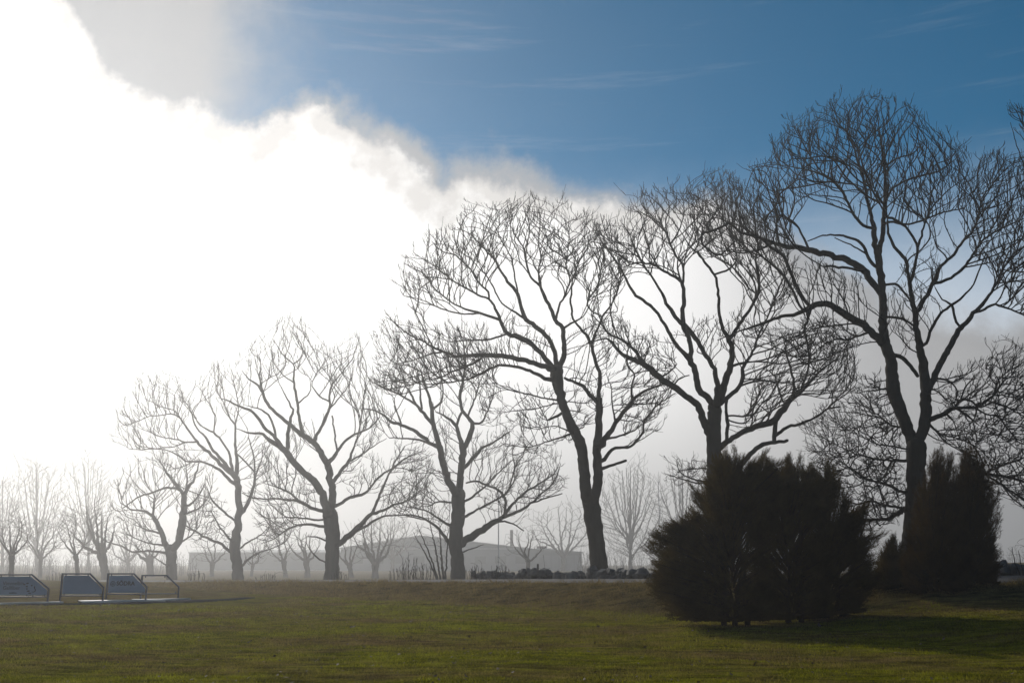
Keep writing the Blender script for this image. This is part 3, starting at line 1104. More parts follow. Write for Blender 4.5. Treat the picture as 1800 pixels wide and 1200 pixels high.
# T2
traced_tree('ash_tree', 'dark bare tree rising behind the spreading juniper, second from right', 52.0,
    [[(1264, 1020, 46), (1260, 900, 36), (1257, 830, 30), (1255, 790, 28), (1254, 755, 28), (1257, 715, 26)]],
    [[(1247, 765, 16), (1240, 745, 15), (1227, 711, 13), (1205, 695, 12), (1184, 679, 13), (1163, 668, 13), (1147, 652, 13), (1131, 639, 11), (1109, 631, 9), (1093, 623, 7), (1080, 607, 6), (1067, 593, 4), (1048, 599, 3), (1032, 604, 1)],
     [(1147, 652, 8), (1128, 633, 7), (1112, 612, 6), (1093, 596, 5), (1069, 588, 4), (1059, 572, 3), (1040, 553, 2)],
     [(1256, 718, 14), (1250, 705, 13), (1240, 695, 12), (1229, 688, 12), (1227, 671, 12), (1221, 647, 11), (1213, 631, 12), (1197, 617, 8), (1179, 591, 7), (1165, 564, 6), (1154, 547, 6), (1138, 533, 6), (1117, 519, 6), (1105, 501, 5), (1094, 477, 4), (1075, 449, 3), (1054, 417, 2), (1046, 392, 1)],
     [(1215, 631, 10), (1214, 599, 9), (1205, 582, 9), (1199, 566, 10), (1201, 545, 9), (1203, 522, 8), (1201, 498, 7), (1189, 487, 6), (1171, 480, 5), (1157, 470, 5), (1143, 463, 4), (1117, 461, 3), (1095, 470, 2)],
     [(1198, 570, 8), (1184, 552, 8), (1173, 536, 7), (1161, 510, 5), (1147, 487, 4), (1133, 468, 4), (1115, 435, 3), (1101, 395, 1)],
     [(1201, 498, 5), (1203, 468, 4), (1189, 452, 4), (1178, 431, 4), (1171, 405, 3), (1147, 382, 2), (1128, 362, 2), (1125, 347, 1)],
     [(1178, 431, 4), (1192, 410, 3), (1203, 377, 2), (1201, 350, 1)],
     [(1260, 715, 14), (1261, 689, 12), (1261, 668, 10), (1256, 647, 9), (1243, 628, 9), (1227, 601, 9), (1213, 580, 9), (1200, 568, 9)],
     [(1260, 715, 16), (1267, 700, 14), (1275, 668, 13), (1285, 641, 12), (1288, 620, 11), (1283, 599, 9), (1269, 575, 7), (1264, 551, 6), (1264, 533, 6), (1262, 503, 5), (1257, 484, 5), (1241, 463, 5), (1231, 449, 4), (1213, 435, 3), (1203, 417, 2), (1180, 382, 1)],
     [(1257, 484, 4), (1283, 473, 4), (1297, 454, 3), (1287, 417, 3), (1269, 382, 2), (1269, 312, 1)],
     [(1283, 600, 8), (1296, 575, 7), (1315, 548, 6), (1327, 529, 6), (1336, 505, 6), (1334, 482, 5), (1327, 459, 4), (1334, 431, 3), (1315, 393, 2), (1311, 350, 1)],
     [(1264, 712, 10), (1299, 681, 8), (1307, 660, 8), (1304, 647, 7), (1312, 636, 6), (1325, 615, 5), (1331, 593, 4), (1344, 567, 3), (1355, 545, 3), (1372, 500, 2), (1385, 460, 1)],
     [(1284, 645, 6), (1300, 640, 5), (1312, 636, 5)],
     [(1263, 790, 12), (1278, 775, 10), (1296, 764, 10), (1320, 753, 11), (1347, 745, 12), (1365, 737, 13), (1373, 721, 13), (1389, 703, 11), (1405, 689, 8), (1424, 673, 6), (1440, 652, 4), (1467, 633, 3), (1490, 625, 1)],
     [(1389, 703, 7), (1397, 689, 6), (1395, 668, 5), (1387, 641, 4), (1381, 615, 3), (1376, 588, 1)],
     [(1405, 689, 5), (1421, 647, 4), (1424, 620, 3), (1427, 588, 2)],
     [(1365, 738, 8), (1362, 760, 9), (1360, 775, 8)],
     [(1361, 768, 7), (1387, 748, 6), (1413, 744, 5), (1435, 732, 4), (1456, 717, 4), (1477, 715, 3)],
     [(1454, 718, 4), (1459, 711, 3), (1478, 700, 2), (1500, 681, 2)],
     [(1262, 850, 14), (1290, 830, 12), (1312, 807, 10), (1323, 793, 9), (1339, 781, 9), (1360, 777, 7), (1384, 775, 6)],
     [(1276, 775, 7), (1280, 740, 7), (1275, 721, 6), (1277, 703, 6)],
     [(1350, 744, 4), (1355, 727, 3), (1333, 711, 2), (1317, 697, 1)],
     [(1379, 712, 4), (1365, 673, 3), (1363, 660, 3), (1347, 649, 2)],
     [(1250, 847, 4), (1213, 841, 3), (1192, 828, 2), (1190, 812, 1)],
     [(1250, 823, 3), (1211, 823, 2), (1190, 830, 1)],
     [(1250, 850, 4), (1222, 848, 3), (1187, 838, 2), (1168, 831, 1)],
     [(1160, 666, 4), (1182, 650, 3), (1190, 640, 2)],
     [(1180, 677, 3), (1196, 663, 3), (1212, 660, 2)]],
    [[(1045, 388), (1062, 400), (1095, 398), (1122, 348), (1170, 345), (1210, 330), (1240, 308), (1280, 305), (1322, 330), (1350, 370), (1390, 420), (1400, 500), (1370, 560), (1330, 560), (1290, 490), (1240, 460), (1190, 470), (1110, 520), (1060, 500), (1040, 440)],
     ([(1330, 650), (1370, 590), (1440, 565), (1492, 610), (1497, 670), (1450, 710), (1400, 700), (1340, 735), (1300, 750), (1312, 680)], 1.25, 0.0),
     ([(1040, 545), (1060, 535), (1120, 580), (1190, 600), (1200, 670), (1160, 640), (1110, 610), (1050, 620)], 0.5, 0.0),
     ([(1220, 640), (1240, 560), (1320, 560), (1350, 620), (1300, 620), (1260, 660)], 0.5, 0.0),
     ([(1420, 730), (1470, 690), (1500, 660), (1500, 700), (1470, 725)], 0.6, 0.0),
     ([(1165, 835), (1180, 800), (1240, 800), (1245, 850), (1190, 850)], 0.35, 0.0)],
    seed=22, thick=4.2, spacing=4.2)

# T3
traced_tree('ash_tree', 'bare tree with slender twin stem standing behind the stone wall', 56.0,
    [[(1054, 1018, 36), (1050, 960, 31), (1044, 920, 32), (1039, 892, 32), (1038, 876, 30)],
     [(1037, 895, 24), (1031, 868, 23), (1028, 845, 22), (1025, 800, 20), (1020, 778, 21), (1010, 760, 20), (1000, 740, 18), (993, 720, 17), (986, 700, 17), (980, 672, 22), (979, 652, 25)],
     [(1042, 895, 20), (1047, 870, 19), (1050, 850, 18), (1050, 820, 17), (1050, 790, 16), (1052, 760, 14), (1053, 730, 13), (1053, 702, 14)]],
    [[(1053, 702, 9), (1054, 675, 8), (1055, 655, 7), (1047, 637, 7), (1042, 615, 6), (1039, 603, 6), (1025, 581, 5), (1008, 564, 4), (1003, 533, 4), (1005, 499, 3), (1015, 465, 3), (1031, 439, 2), (1045, 392, 1)],
     [(1050, 706, 9), (1035, 692, 8), (1025, 677, 7), (1012, 672, 6), (992, 665, 5)],
     [(972, 650, 13), (960, 644, 11), (935, 637, 10), (910, 630, 10), (890, 627, 9), (872, 624, 9), (855, 624, 9), (840, 624, 8), (821, 626, 7), (799, 626, 6), (782, 618, 5), (759, 609, 4), (745, 600, 3), (714, 586, 3), (694, 567, 2), (676, 556, 1)],
     [(974, 668, 9), (962, 666, 8), (947, 660, 7), (932, 652, 6), (912, 645, 6), (887, 641, 5), (867, 645, 5), (850, 654, 5), (840, 660, 4), (821, 668, 3), (785, 672, 3), (748, 676, 2), (725, 673, 1)],
     [(850, 628, 5), (820, 645, 4), (790, 655, 3), (765, 668, 2), (735, 672, 1)],
     [(782, 618, 4), (755, 622, 3), (725, 634, 2), (690, 640, 1)],
     [(976, 652, 12), (966, 640, 10), (951, 620, 9), (929, 600, 11), (909, 592, 11), (889, 586, 8), (881, 564, 7), (869, 538, 5), (861, 524, 4), (844, 521, 4), (821, 507, 4), (799, 496, 3), (759, 465, 2), (727, 445, 1)],
     [(878, 562, 6), (844, 550, 5), (821, 544, 4), (799, 535, 3), (765, 510, 3), (748, 482, 2), (710, 463, 1)],
     [(862, 524, 4), (858, 510, 4), (844, 501, 4), (827, 473, 3), (804, 450, 3), (776, 442, 2), (759, 424, 1)],
     [(844, 550, 4), (815, 552, 3), (780, 545, 3), (750, 530, 2), (715, 520, 1)],
     [(890, 586, 4), (860, 597, 4), (830, 598, 3), (790, 600, 2)],
     [(980, 648, 11), (977, 623, 9), (966, 595, 9), (943, 575, 9), (923, 561, 9), (915, 538, 7), (912, 516, 7), (895, 499, 6), (884, 482, 5), (867, 453, 4), (850, 436, 3), (827, 411, 2), (803, 401, 1)],
     [(923, 561, 5), (903, 547, 4), (881, 533, 3), (865, 500, 3), (845, 470, 2)],
     [(985, 648, 12), (991, 623, 10), (991, 595, 9), (991, 578, 9), (977, 564, 8), (969, 544, 7), (957, 521, 7), (949, 501, 5), (932, 487, 4), (926, 465, 4), (920, 433, 3), (903, 411, 2), (889, 370, 1)],
     [(977, 564, 5), (983, 535, 4), (994, 516, 4), (1003, 493, 3), (994, 465, 3), (1000, 431, 2), (1000, 379, 1)],
     [(949, 501, 4), (946, 476, 3), (952, 453, 3), (946, 425, 2), (952, 366, 1)],
     [(912, 520, 4), (905, 490, 3), (900, 455, 3), (880, 420, 2), (862, 380, 1)],
     [(991, 578, 5), (1008, 566, 4), (1020, 560, 3)],
     [(1039, 603, 6), (1051, 578, 4), (1059, 555, 4), (1076, 533, 3), (1087, 507, 3), (1093, 487, 2), (1082, 438, 1)],
     [(1059, 555, 3), (1037, 547, 3), (1030, 530, 2), (1051, 507, 2), (1060, 450, 1)],
     [(1056, 785, 14), (1063, 770, 12), (1075, 755, 9), (1090, 732, 8), (1107, 712, 8), (1117, 697, 6), (1137, 685, 5), (1160, 677, 3), (1172, 672, 2)],
     [(1113, 705, 5), (1110, 677, 4), (1117, 657, 3), (1102, 645, 4), (1102, 615, 3), (1112, 600, 2)],
     [(1056, 812, 9), (1064, 805, 8), (1077, 787, 6), (1110, 786, 5), (1132, 757, 4), (1130, 740, 4), (1155, 712, 3), (1187, 690, 2)],
     [(1056, 824, 7), (1080, 817, 5), (1099, 809, 5)],
     [(1062, 774, 5), (1082, 767, 4), (1110, 760, 3), (1127, 747, 2)],
     [(1082, 742, 4), (1076, 712, 3), (1075, 682, 2), (1065, 655, 1)],
     [(1003, 762, 4), (975, 772, 3), (947, 780, 2), (930, 787, 2), (882, 779, 1)],
     [(1001, 757, 3), (975, 747, 2), (940, 755, 1), (912, 747, 1)],
     [(982, 704, 4), (957, 700, 3), (927, 692, 3), (895, 685, 2), (855, 675, 1)],
     [(984, 708, 3), (947, 717, 2), (920, 720, 2), (885, 725, 1)],
     [(990, 726, 6), (978, 730, 5), (966, 738, 4)]],
    [[(712, 520), (708, 460), (740, 455), (760, 420), (800, 400), (820, 370), (880, 360), (950, 358), (1010, 375), (1045, 388), (1088, 390), (1110, 430), (1105, 490), (1075, 540), (1020, 540), (980, 500), (930, 480), (890, 480), (850, 510), (800, 530), (750, 560), (715, 545)],
     ([(650, 690), (668, 640), (660, 600), (678, 552), (720, 570), (780, 570), (850, 600), (900, 610), (870, 680), (800, 680), (740, 690), (690, 700)], 0.9, 0.0),
     ([(855, 800), (850, 680), (930, 680), (985, 720), (990, 770), (930, 800)], 0.35, 0.0),
     ([(1090, 780), (1080, 690), (1100, 600), (1130, 600), (1180, 660), (1190, 690), (1140, 760)], 0.75, 0.0),
     ([(1000, 760), (1000, 620), (1040, 560), (1100, 560), (1090, 680), (1060, 700), (1040, 740)], 0.45, 0.0),
     ([(860, 640), (900, 560), (960, 590), (965, 640), (900, 625)], 0.5, 0.0)],
    seed=23, thick=5.0, tip=0.00019, spacing=4.3)

# T4
traced_tree('ash_tree', 'grey bare tree with long right limb full of upright shoots', 94.0,
    [[(806, 1024, 31), (804, 990, 25), (801, 960, 25), (802, 930, 27), (806, 895, 25), (806, 868, 26)]],
    [[(800, 868, 15), (795, 857, 14), (784, 839, 13), (779, 816, 12), (772, 789, 12), (767, 767, 10), (761, 748, 9), (759, 724, 8), (756, 705, 6), (754, 696, 5), (748, 679, 4), (743, 661, 3), (735, 640, 1)],
     [(760, 746, 7), (748, 731, 7), (733, 711, 5), (715, 700, 4), (694, 689, 4), (670, 679, 3), (655, 672, 1)],
     [(733, 711, 5), (722, 692, 4), (711, 674, 3), (707, 657, 2), (700, 640, 1)],
     [(713, 676, 3), (689, 666, 2), (675, 655, 1)],
     [(743, 722, 5), (739, 705, 4), (739, 679, 3), (733, 648, 2), (705, 640, 1)],
     [(759, 718, 5), (774, 709, 4), (780, 692, 3), (776, 666, 2), (772, 640, 1)],
     [(772, 787, 8), (750, 774, 7), (733, 761, 7), (715, 750, 6), (696, 744, 6), (686, 742, 5), (678, 731, 4), (659, 720, 3), (637, 718, 2)],
     [(768, 785, 5), (737, 772, 4), (707, 770, 3), (685, 769, 2)],
     [(707, 748, 4), (696, 718, 2), (690, 700, 1)],
     [(806, 868, 15), (807, 858, 14), (810, 834, 13), (813, 805, 13), (814, 790, 13), (808, 770, 8), (802, 746, 7), (790, 735, 5), (780, 731, 4), (767, 724, 2)],
     [(814, 792, 11), (819, 783, 10), (828, 763, 10), (832, 746, 9), (824, 735, 7), (813, 724, 6), (808, 702, 6), (811, 683, 6), (815, 661, 5), (819, 633, 4), (815, 605, 3), (804, 574, 1)],
     [(803, 746, 5), (807, 732, 5), (812, 724, 5)],
     [(832, 746, 5), (850, 741, 4), (856, 726, 3), (865, 700, 2), (870, 680, 1)],
     [(822, 733, 4), (837, 696, 3), (843, 670, 2), (860, 645, 1)],
     [(812, 825, 8), (822, 816, 7), (835, 800, 6), (847, 787, 5), (862, 780, 4), (880, 769, 3), (895, 758, 2)],
     [(804, 962, 12), (813, 953, 14), (831, 940, 14), (847, 931, 13), (862, 922, 11), (880, 911, 9), (898, 904, 6), (919, 895, 5), (937, 881, 4), (957, 863, 3), (977, 843, 3), (986, 814, 1)],
     [(882, 908, 7), (903, 884, 5), (925, 863, 4), (948, 850, 3), (975, 832, 2), (984, 812, 1)],
     [(935, 884, 3), (961, 875, 3), (988, 867, 2)],
     [(885, 905, 6), (889, 872, 5), (871, 857, 4), (851, 850, 4), (835, 845, 4), (820, 848, 3)],
     [(889, 872, 4), (898, 850, 3), (905, 816, 2)],
     [(812, 910, 6), (840, 895, 4), (867, 881, 4), (885, 870, 3)],
     [(812, 884, 5), (840, 866, 4), (858, 850, 3), (889, 818, 2)],
     [(872, 918, 4), (898, 917, 3), (921, 932, 2)],
     [(795, 962, 8), (781, 940, 6), (768, 924, 5), (750, 913, 4), (727, 904, 3), (700, 905, 2)],
     [(794, 926, 6), (772, 911, 4), (750, 897, 3), (718, 890, 2)],
     [(797, 883, 4), (768, 881, 3), (752, 890, 2)],
     [(812, 970, 3), (835, 962, 2), (851, 956, 1)]],
    [[(662, 690), (690, 645), (740, 600), (800, 568), (850, 585), (872, 650), (865, 700), (840, 720), (800, 690), (760, 690), (720, 710)],
     ([(832, 860), (850, 795), (900, 785), (940, 790), (985, 800), (992, 860), (950, 895), (890, 910), (840, 900)], 1.15, 0.0),
     ([(770, 760), (785, 690), (800, 740), (800, 860), (785, 830)], 0.9, 0.0),
     ([(685, 860), (730, 820), (770, 820), (795, 870), (790, 940), (740, 915), (690, 905)], 0.85, 0.0),
     ([(635, 725), (650, 690), (700, 690), (720, 740), (690, 780)], 0.5, 0.0),
     ([(815, 830), (830, 770), (880, 740), (870, 780), (840, 820)], 0.7, 0.0)],
    seed=24, thick=4.5, up=0.32, out=0.4, twig_px=11.0, tip=0.00015, spacing=4.7)

# T5
traced_tree('ash_tree', 'broad thick-trunked grey bare tree in the middle of the row', 107.0,
    [[(582, 1026, 30), (583, 990, 25), (584, 960, 26), (586, 940, 27), (583, 920, 27), (580, 903, 28)]],
    [[(574, 905, 17), (570, 880, 15), (564, 861, 14), (551, 845, 14), (532, 830, 12), (516, 813, 12), (505, 796, 12), (496, 786, 11), (480, 778, 9), (468, 768, 6), (456, 760, 5), (432, 760, 3), (415, 752, 1)],
     [(505, 795, 8), (506, 760, 7), (510, 740, 6), (516, 720, 4), (508, 706, 3), (496, 684, 2), (488, 668, 1)],
     [(496, 784, 8), (480, 764, 6), (464, 752, 6), (454, 734, 6), (440, 720, 5), (420, 714, 4), (400, 704, 3), (382, 698, 1)],
     [(486, 772, 5), (480, 744, 4), (468, 724, 4), (456, 718, 3), (430, 712, 1)],
     [(582, 903, 16), (585, 874, 14), (582, 849, 13), (578, 822, 13), (570, 803, 12), (560, 790, 11), (550, 776, 11), (534, 766, 10), (520, 756, 8), (504, 742, 7), (488, 728, 6), (474, 716, 6), (466, 704, 6), (460, 684, 5), (448, 672, 4), (436, 666, 3), (424, 650, 1)],
     [(461, 688, 4), (455, 660, 3), (460, 640, 2), (450, 615, 1)],
     [(534, 766, 8), (526, 740, 6), (524, 716, 5), (520, 688, 5), (516, 672, 4), (518, 640, 3), (496, 624, 2), (481, 596, 1)],
     [(516, 672, 3), (496, 658, 2), (480, 636, 1)],
     [(518, 640, 3), (530, 630, 2), (536, 590, 1), (537, 568, 1)],
     [(524, 712, 3), (548, 688, 2), (544, 664, 1)],
     [(552, 778, 9), (560, 760, 6), (570, 740, 5), (580, 720, 5), (578, 700, 4), (580, 680, 3), (600, 656, 2), (620, 630, 2), (630, 598, 1)],
     [(577, 706, 3), (560, 696, 3), (546, 676, 2), (556, 656, 2), (580, 624, 1)],
     [(580, 718, 3), (612, 680, 2), (620, 660, 1)],
     [(577, 815, 10), (593, 795, 6), (601, 780, 5), (612, 770, 5), (624, 762, 4), (648, 754, 3), (668, 732, 2)],
     [(595, 792, 4), (588, 760, 3), (584, 730, 3)],
     [(583, 850, 9), (589, 842, 8), (597, 830, 7), (612, 813, 6), (620, 792, 4), (628, 768, 3), (632, 756, 3), (636, 726, 2), (640, 686, 1)],
     [(612, 813, 4), (639, 797, 3), (655, 784, 2), (680, 770, 1)],
     [(588, 890, 8), (595, 888, 6), (607, 878, 6), (626, 870, 6), (643, 867, 5), (655, 851, 4), (670, 834, 4), (691, 822, 3), (712, 805, 3), (745, 792, 1)],
     [(592, 958, 13), (599, 953, 11), (614, 942, 11), (628, 928, 10), (641, 915, 8), (655, 901, 7), (674, 897, 5), (689, 888, 4), (712, 882, 3), (732, 870, 2)],
     [(655, 900, 6), (666, 872, 5), (680, 842, 4), (693, 813, 3), (712, 784, 2)],
     [(622, 936, 5), (645, 924, 5), (666, 909, 4), (689, 905, 3), (712, 905, 2), (741, 911, 1)],
     [(572, 900, 7), (543, 890, 6), (526, 880, 5), (503, 878, 4), (482, 876, 3), (447, 876, 3), (425, 866, 1)],
     [(527, 881, 4), (510, 865, 4), (489, 857, 3), (466, 849, 1)],
     [(574, 926, 6), (553, 922, 5), (532, 922, 4), (516, 924, 3), (499, 934, 3), (482, 947, 2), (460, 955, 1)],
     [(572, 913, 4), (553, 913, 4), (532, 909, 3), (510, 909, 3)],
     [(578, 951, 4), (562, 945, 3), (541, 942, 2)],
     [(574, 990, 3), (555, 978, 3), (545, 967, 2), (539, 953, 1)]],
    [[(412, 650), (440, 612), (480, 600), (495, 572), (535, 566), (548, 610), (590, 622), (628, 592), (642, 640), (648, 700), (670, 735), (655, 775), (610, 740), (565, 700), (500, 700), (450, 740), (405, 715)],
     ([(640, 860), (690, 800), (740, 782), (762, 830), (750, 900), (700, 900), (665, 890)], 0.95, 0.0),
     ([(445, 880), (470, 800), (500, 815), (540, 850), (565, 880), (540, 925), (490, 945), (455, 930)], 1.0, 0.0),
     ([(590, 840), (625, 780), (665, 750), (660, 840), (620, 865)], 0.7, 0.0),
     ([(500, 800), (520, 740), (560, 760), (560, 800), (545, 820)], 0.6, 0.0)],
    seed=25, thick=5.0, up=0.34, out=0.45, twig_px=12.0, tip=0.00015, spacing=4.7)

# T6
traced_tree('ash_tree', 'misty bare tree with crown leaning far to the left', 136.0,
    [[(418, 1028, 21), (417, 995, 19), (413, 965, 19), (414, 950, 20), (418, 922, 13), (420, 892, 12), (419, 865, 12), (416, 843, 12)]],
    [[(413, 836, 12), (410, 832, 11), (392, 820, 8), (379, 805, 6), (364, 792, 6), (346, 777, 5), (338, 765, 4), (327, 750, 4), (318, 735, 3), (305, 726, 3), (282, 730, 2), (254, 733, 2), (236, 743, 2), (213, 748, 1)],
     [(346, 777, 4), (327, 779, 3), (315, 772, 3), (293, 770, 2), (272, 763, 2), (245, 752, 1)],
     [(318, 735, 3), (309, 721, 2), (278, 713, 2), (254, 700, 1)],
     [(325, 778, 3), (307, 785, 2), (282, 787, 2), (250, 790, 2), (227, 789, 1)],
     [(408, 828, 8), (400, 822, 7), (388, 805, 6), (370, 787, 5), (362, 768, 4), (349, 757, 3), (340, 743, 3), (337, 722, 2), (318, 695, 1)],
     [(411, 830, 7), (406, 820, 6), (404, 796, 4), (392, 777, 4), (377, 759, 4), (360, 754, 3), (348, 744, 2), (335, 715, 1)],
     [(376, 757, 3), (379, 732, 2), (370, 713, 2), (348, 679, 1)],
     [(417, 835, 9), (417, 805, 6), (412, 785, 5), (415, 765, 4), (414, 744, 4), (403, 735, 3), (397, 713, 2), (382, 691, 2), (377, 658, 1)],
     [(414, 744, 3), (420, 720, 2), (417, 695, 2), (408, 665, 1)],
     [(410, 850, 7), (401, 840, 6), (384, 823, 5), (364, 814, 4), (346, 810, 4), (327, 812, 3), (315, 801, 3), (293, 790, 2), (263, 787, 2), (240, 782, 1)],
     [(337, 813, 2), (316, 821, 2), (294, 827, 1)],
     [(421, 905, 8), (428, 900, 7), (436, 884, 7), (443, 867, 6), (449, 844, 5), (448, 830, 4), (447, 805, 3), (437, 768, 2)],
     [(447, 828, 3), (432, 810, 3), (415, 796, 3)],
     [(449, 835, 3), (461, 809, 2), (461, 779, 1)],
     [(407, 972, 6), (386, 953, 5), (361, 944, 4), (340, 932, 3), (325, 923, 2)],
     [(408, 953, 4), (386, 925, 3), (372, 900, 2)],
     [(414, 917, 4), (390, 896, 4), (371, 877, 3), (363, 854, 1)],
     [(422, 998, 5), (438, 980, 4), (459, 969, 3), (480, 963, 2), (505, 950, 1)],
     [(419, 965, 4), (438, 951, 3), (459, 940, 2), (476, 923, 1)]],
    [[(205, 750), (225, 700), (250, 668), (300, 672), (350, 668), (378, 655), (412, 660), (432, 700), (430, 755), (395, 735), (345, 735), (300, 770), (240, 798), (215, 785)],
     ([(425, 850), (440, 770), (470, 780), (480, 830), (455, 870)], 0.8, 0.0),
     ([(330, 935), (355, 860), (395, 880), (405, 950), (360, 955)], 0.8, 0.0),
     ([(430, 985), (465, 905), (510, 925), (505, 962)], 0.9, 0.0),
     ([(240, 830), (280, 785), (340, 790), (350, 830), (300, 835)], 0.5, 0.0)],
    seed=26, thick=5.5, up=0.12, out=0.6, tip=0.00014, spacing=4.6)

# T7
traced_tree('ash_tree', 'short stout misty bare tree behind the empty sign frame', 150.0,
    [[(301, 1028, 20), (302, 1001, 19), (302, 982, 19), (300, 967, 21)]],
    [[(296, 966, 13), (292, 959, 11), (283, 934, 9), (273, 913, 8), (267, 903, 6), (252, 898, 4), (231, 896, 3), (212, 884, 2)],
     [(270, 908, 5), (270, 892, 4), (272, 870, 2)],
     [(305, 966, 15), (311, 957, 14), (319, 934, 14), (321, 907, 14), (323, 886, 10), (324, 867, 10)],
     [(324, 867, 7), (313, 857, 6), (298, 840, 4), (290, 823, 3), (279, 806, 1)],
     [(325, 865, 8), (327, 861, 7), (338, 848, 5), (348, 823, 3), (350, 805, 1)],
     [(327, 861, 4), (329, 842, 3), (327, 823, 2), (325, 805, 1)],
     [(324, 892, 6), (342, 882, 4), (359, 854, 2), (362, 835, 1)],
     [(324, 904, 5), (352, 892, 3), (365, 877, 2), (373, 854, 1)],
     [(320, 860, 5), (290, 856, 4), (269, 865, 4), (246, 871, 3), (217, 892, 2)],
     [(292, 972, 5), (267, 967, 4), (248, 969, 4), (229, 970, 3), (214, 959, 3), (183, 951, 2), (166, 934, 1)],
     [(290, 959, 4), (263, 955, 3), (240, 946, 2), (221, 938, 1)],
     [(282, 938, 4), (256, 930, 3), (236, 922, 1)],
     [(292, 995, 3), (279, 984, 2), (265, 975, 1)],
     [(313, 955, 4), (332, 945, 3), (350, 925, 2)]],
    [[(195, 900), (208, 850), (250, 822), (300, 802), (350, 808), (375, 850), (370, 895), (335, 905), (290, 900), (250, 915), (205, 920)],
     ([(215, 960), (225, 915), (280, 900), (285, 950), (250, 965)], 0.9, 0.0),
     ([(325, 950), (335, 900), (372, 895), (365, 940)], 0.6, 0.0)],
    seed=27, thick=4.0, up=0.25, out=0.5, tip=0.00014, spacing=5.0)

# T0: stands mostly outside the picture at right
traced_tree('ash_tree', 'dark bare tree cut off by the right edge, only branch tips showing', 40.0,
    [[(1985, 1040, 46), (1980, 900, 38), (1975, 780, 34), (1970, 660, 30)]],
    [[(1970, 660, 18), (1940, 560, 14), (1905, 470, 10), (1870, 400, 7), (1835, 345, 5), (1808, 310, 3), (1790, 265, 2), (1776, 215, 1)],
     [(1970, 660, 18), (1965, 540, 14), (1950, 420, 10), (1935, 300, 6), (1920, 200, 2)],
     [(1970, 680, 16), (2020, 560, 12), (2060, 440, 8), (2080, 320, 4)],
     [(1870, 400, 5), (1840, 380, 4), (1810, 372, 2), (1790, 365, 1)]],
    [[(1768, 190), (1800, 200), (1860, 170), (1940, 150), (2040, 190), (2110, 300), (2100, 440), (2000, 420), (1900, 400), (1840, 390), (1790, 350), (1775, 320), (1785, 260)]],
    seed=28, thick=4.0, spacing=5.0)


# ------------------------------------------------------------------ smaller and farther bare trees
def fan_tree(name, label, px, py, Y, top, width, seed, style='pollard', group=None, lean=0.0, knuckle=0.33, trunk_w=12, n_limbs=6, spacing=5.0,
             tip=0.00016, cat='tree', dens=1.0):
    sk = Skeleton(seed)
    rng = sk.rng
    ppm = F_PX / Y
    b = at(px, py, Y)
    zg = tz(b[0], Y)
    H = py - top
    kx, ky = px + lean * H * knuckle, py - H * knuckle
    sk.add((b[0], Y, zg - 0.4), -1, trunk_w * 0.65 / ppm, 0, (px, py + 10), False)
    sk.line([(px, py - 1, trunk_w), (px + lean * H * 0.15, py - H * knuckle * 0.5, trunk_w * 0.82), (kx, ky, trunk_w * (1.05 if style == 'pollard' else 0.75))],
            Y, 0.0, True, False, 0.4, step_px=4)
    nt_ = sk.nl
    c = px + lean * H
    if style == 'poplar':
        sk.line([(kx, ky, trunk_w * 0.7), ((kx + c) / 2, (ky + top) / 2, trunk_w * 0.4), (c, top + 6, 1)], Y, 0.0, True, True, 0.5, step_px=5)
    for i in range(n_limbs):
        u = (i + 0.5) / n_limbs * 2 - 1 + rng.normal() * 0.08
        if style == 'poplar':
            y0 = ky - rng.random() * (ky - top) * 0.35
            ex = c + u * width * 0.5 * 0.85
            ey = top + (abs(u) ** 1.6) * H * 0.42 + rng.random() * H * 0.08
            pts = [(kx + (c - kx) * (ky - y0) / (ky - top), y0, trunk_w * 0.32), (kx * 0.45 + ex * 0.55, y0 * 0.62 + ey * 0.38, trunk_w * 0.2), (ex, ey, 1)]
        else:
            ex = c + u * width * 0.5 * 0.92
            ey = top + (abs(u) ** 2.0) * H * 0.38 + rng.random() * H * 0.1
            m1 = (kx + (ex - kx) * 0.50 + rng.normal() * 3, ky + (ey - ky) * 0.32 + rng.normal() * 3, trunk_w * 0.34)
            m2 = (kx + (ex - kx) * 0.82 + rng.normal() * 3, ky + (ey - ky) * 0.66, trunk_w * 0.2)
            pts = [(kx, ky + 2, trunk_w * 0.5), m1, m2, (ex, ey, 1)]
        sk.line(pts, Y, rng.uniform(-0.6, 0.6), True, True, 0.8, step_px=4)
    a = np.linspace(0, 2 * math.pi, 22, endpoint=False)
    cy_, hh = (top + ky) / 2 + H * 0.02, (ky - top) / 2
    wob = 1 + 0.12 * rng.normal(size=22)
    poly = [(c + math.cos(t) * width / 2 * w, cy_ - math.sin(t) * hh * (1 + 0.06 * rng.normal())) for t, w in zip(a, wob)]
    att = crown_points([(poly, dens)], Y, rng, spacing, max(1.0, width * 0.45 / ppm))
    sk.colonize(att, 60 / ppm, 6.0 / ppm, 4.5 / ppm, up=0.55 if style == 'poplar' else 0.3, iters=70, max_nodes=20000)
    sk.twigs(9.0 / ppm, 1, 0.25)
    sk.radii(tip * Y)
    return build_tree(sk, name, label, cat, group, (b[0], Y, zg), nt_, limb_sides=6)


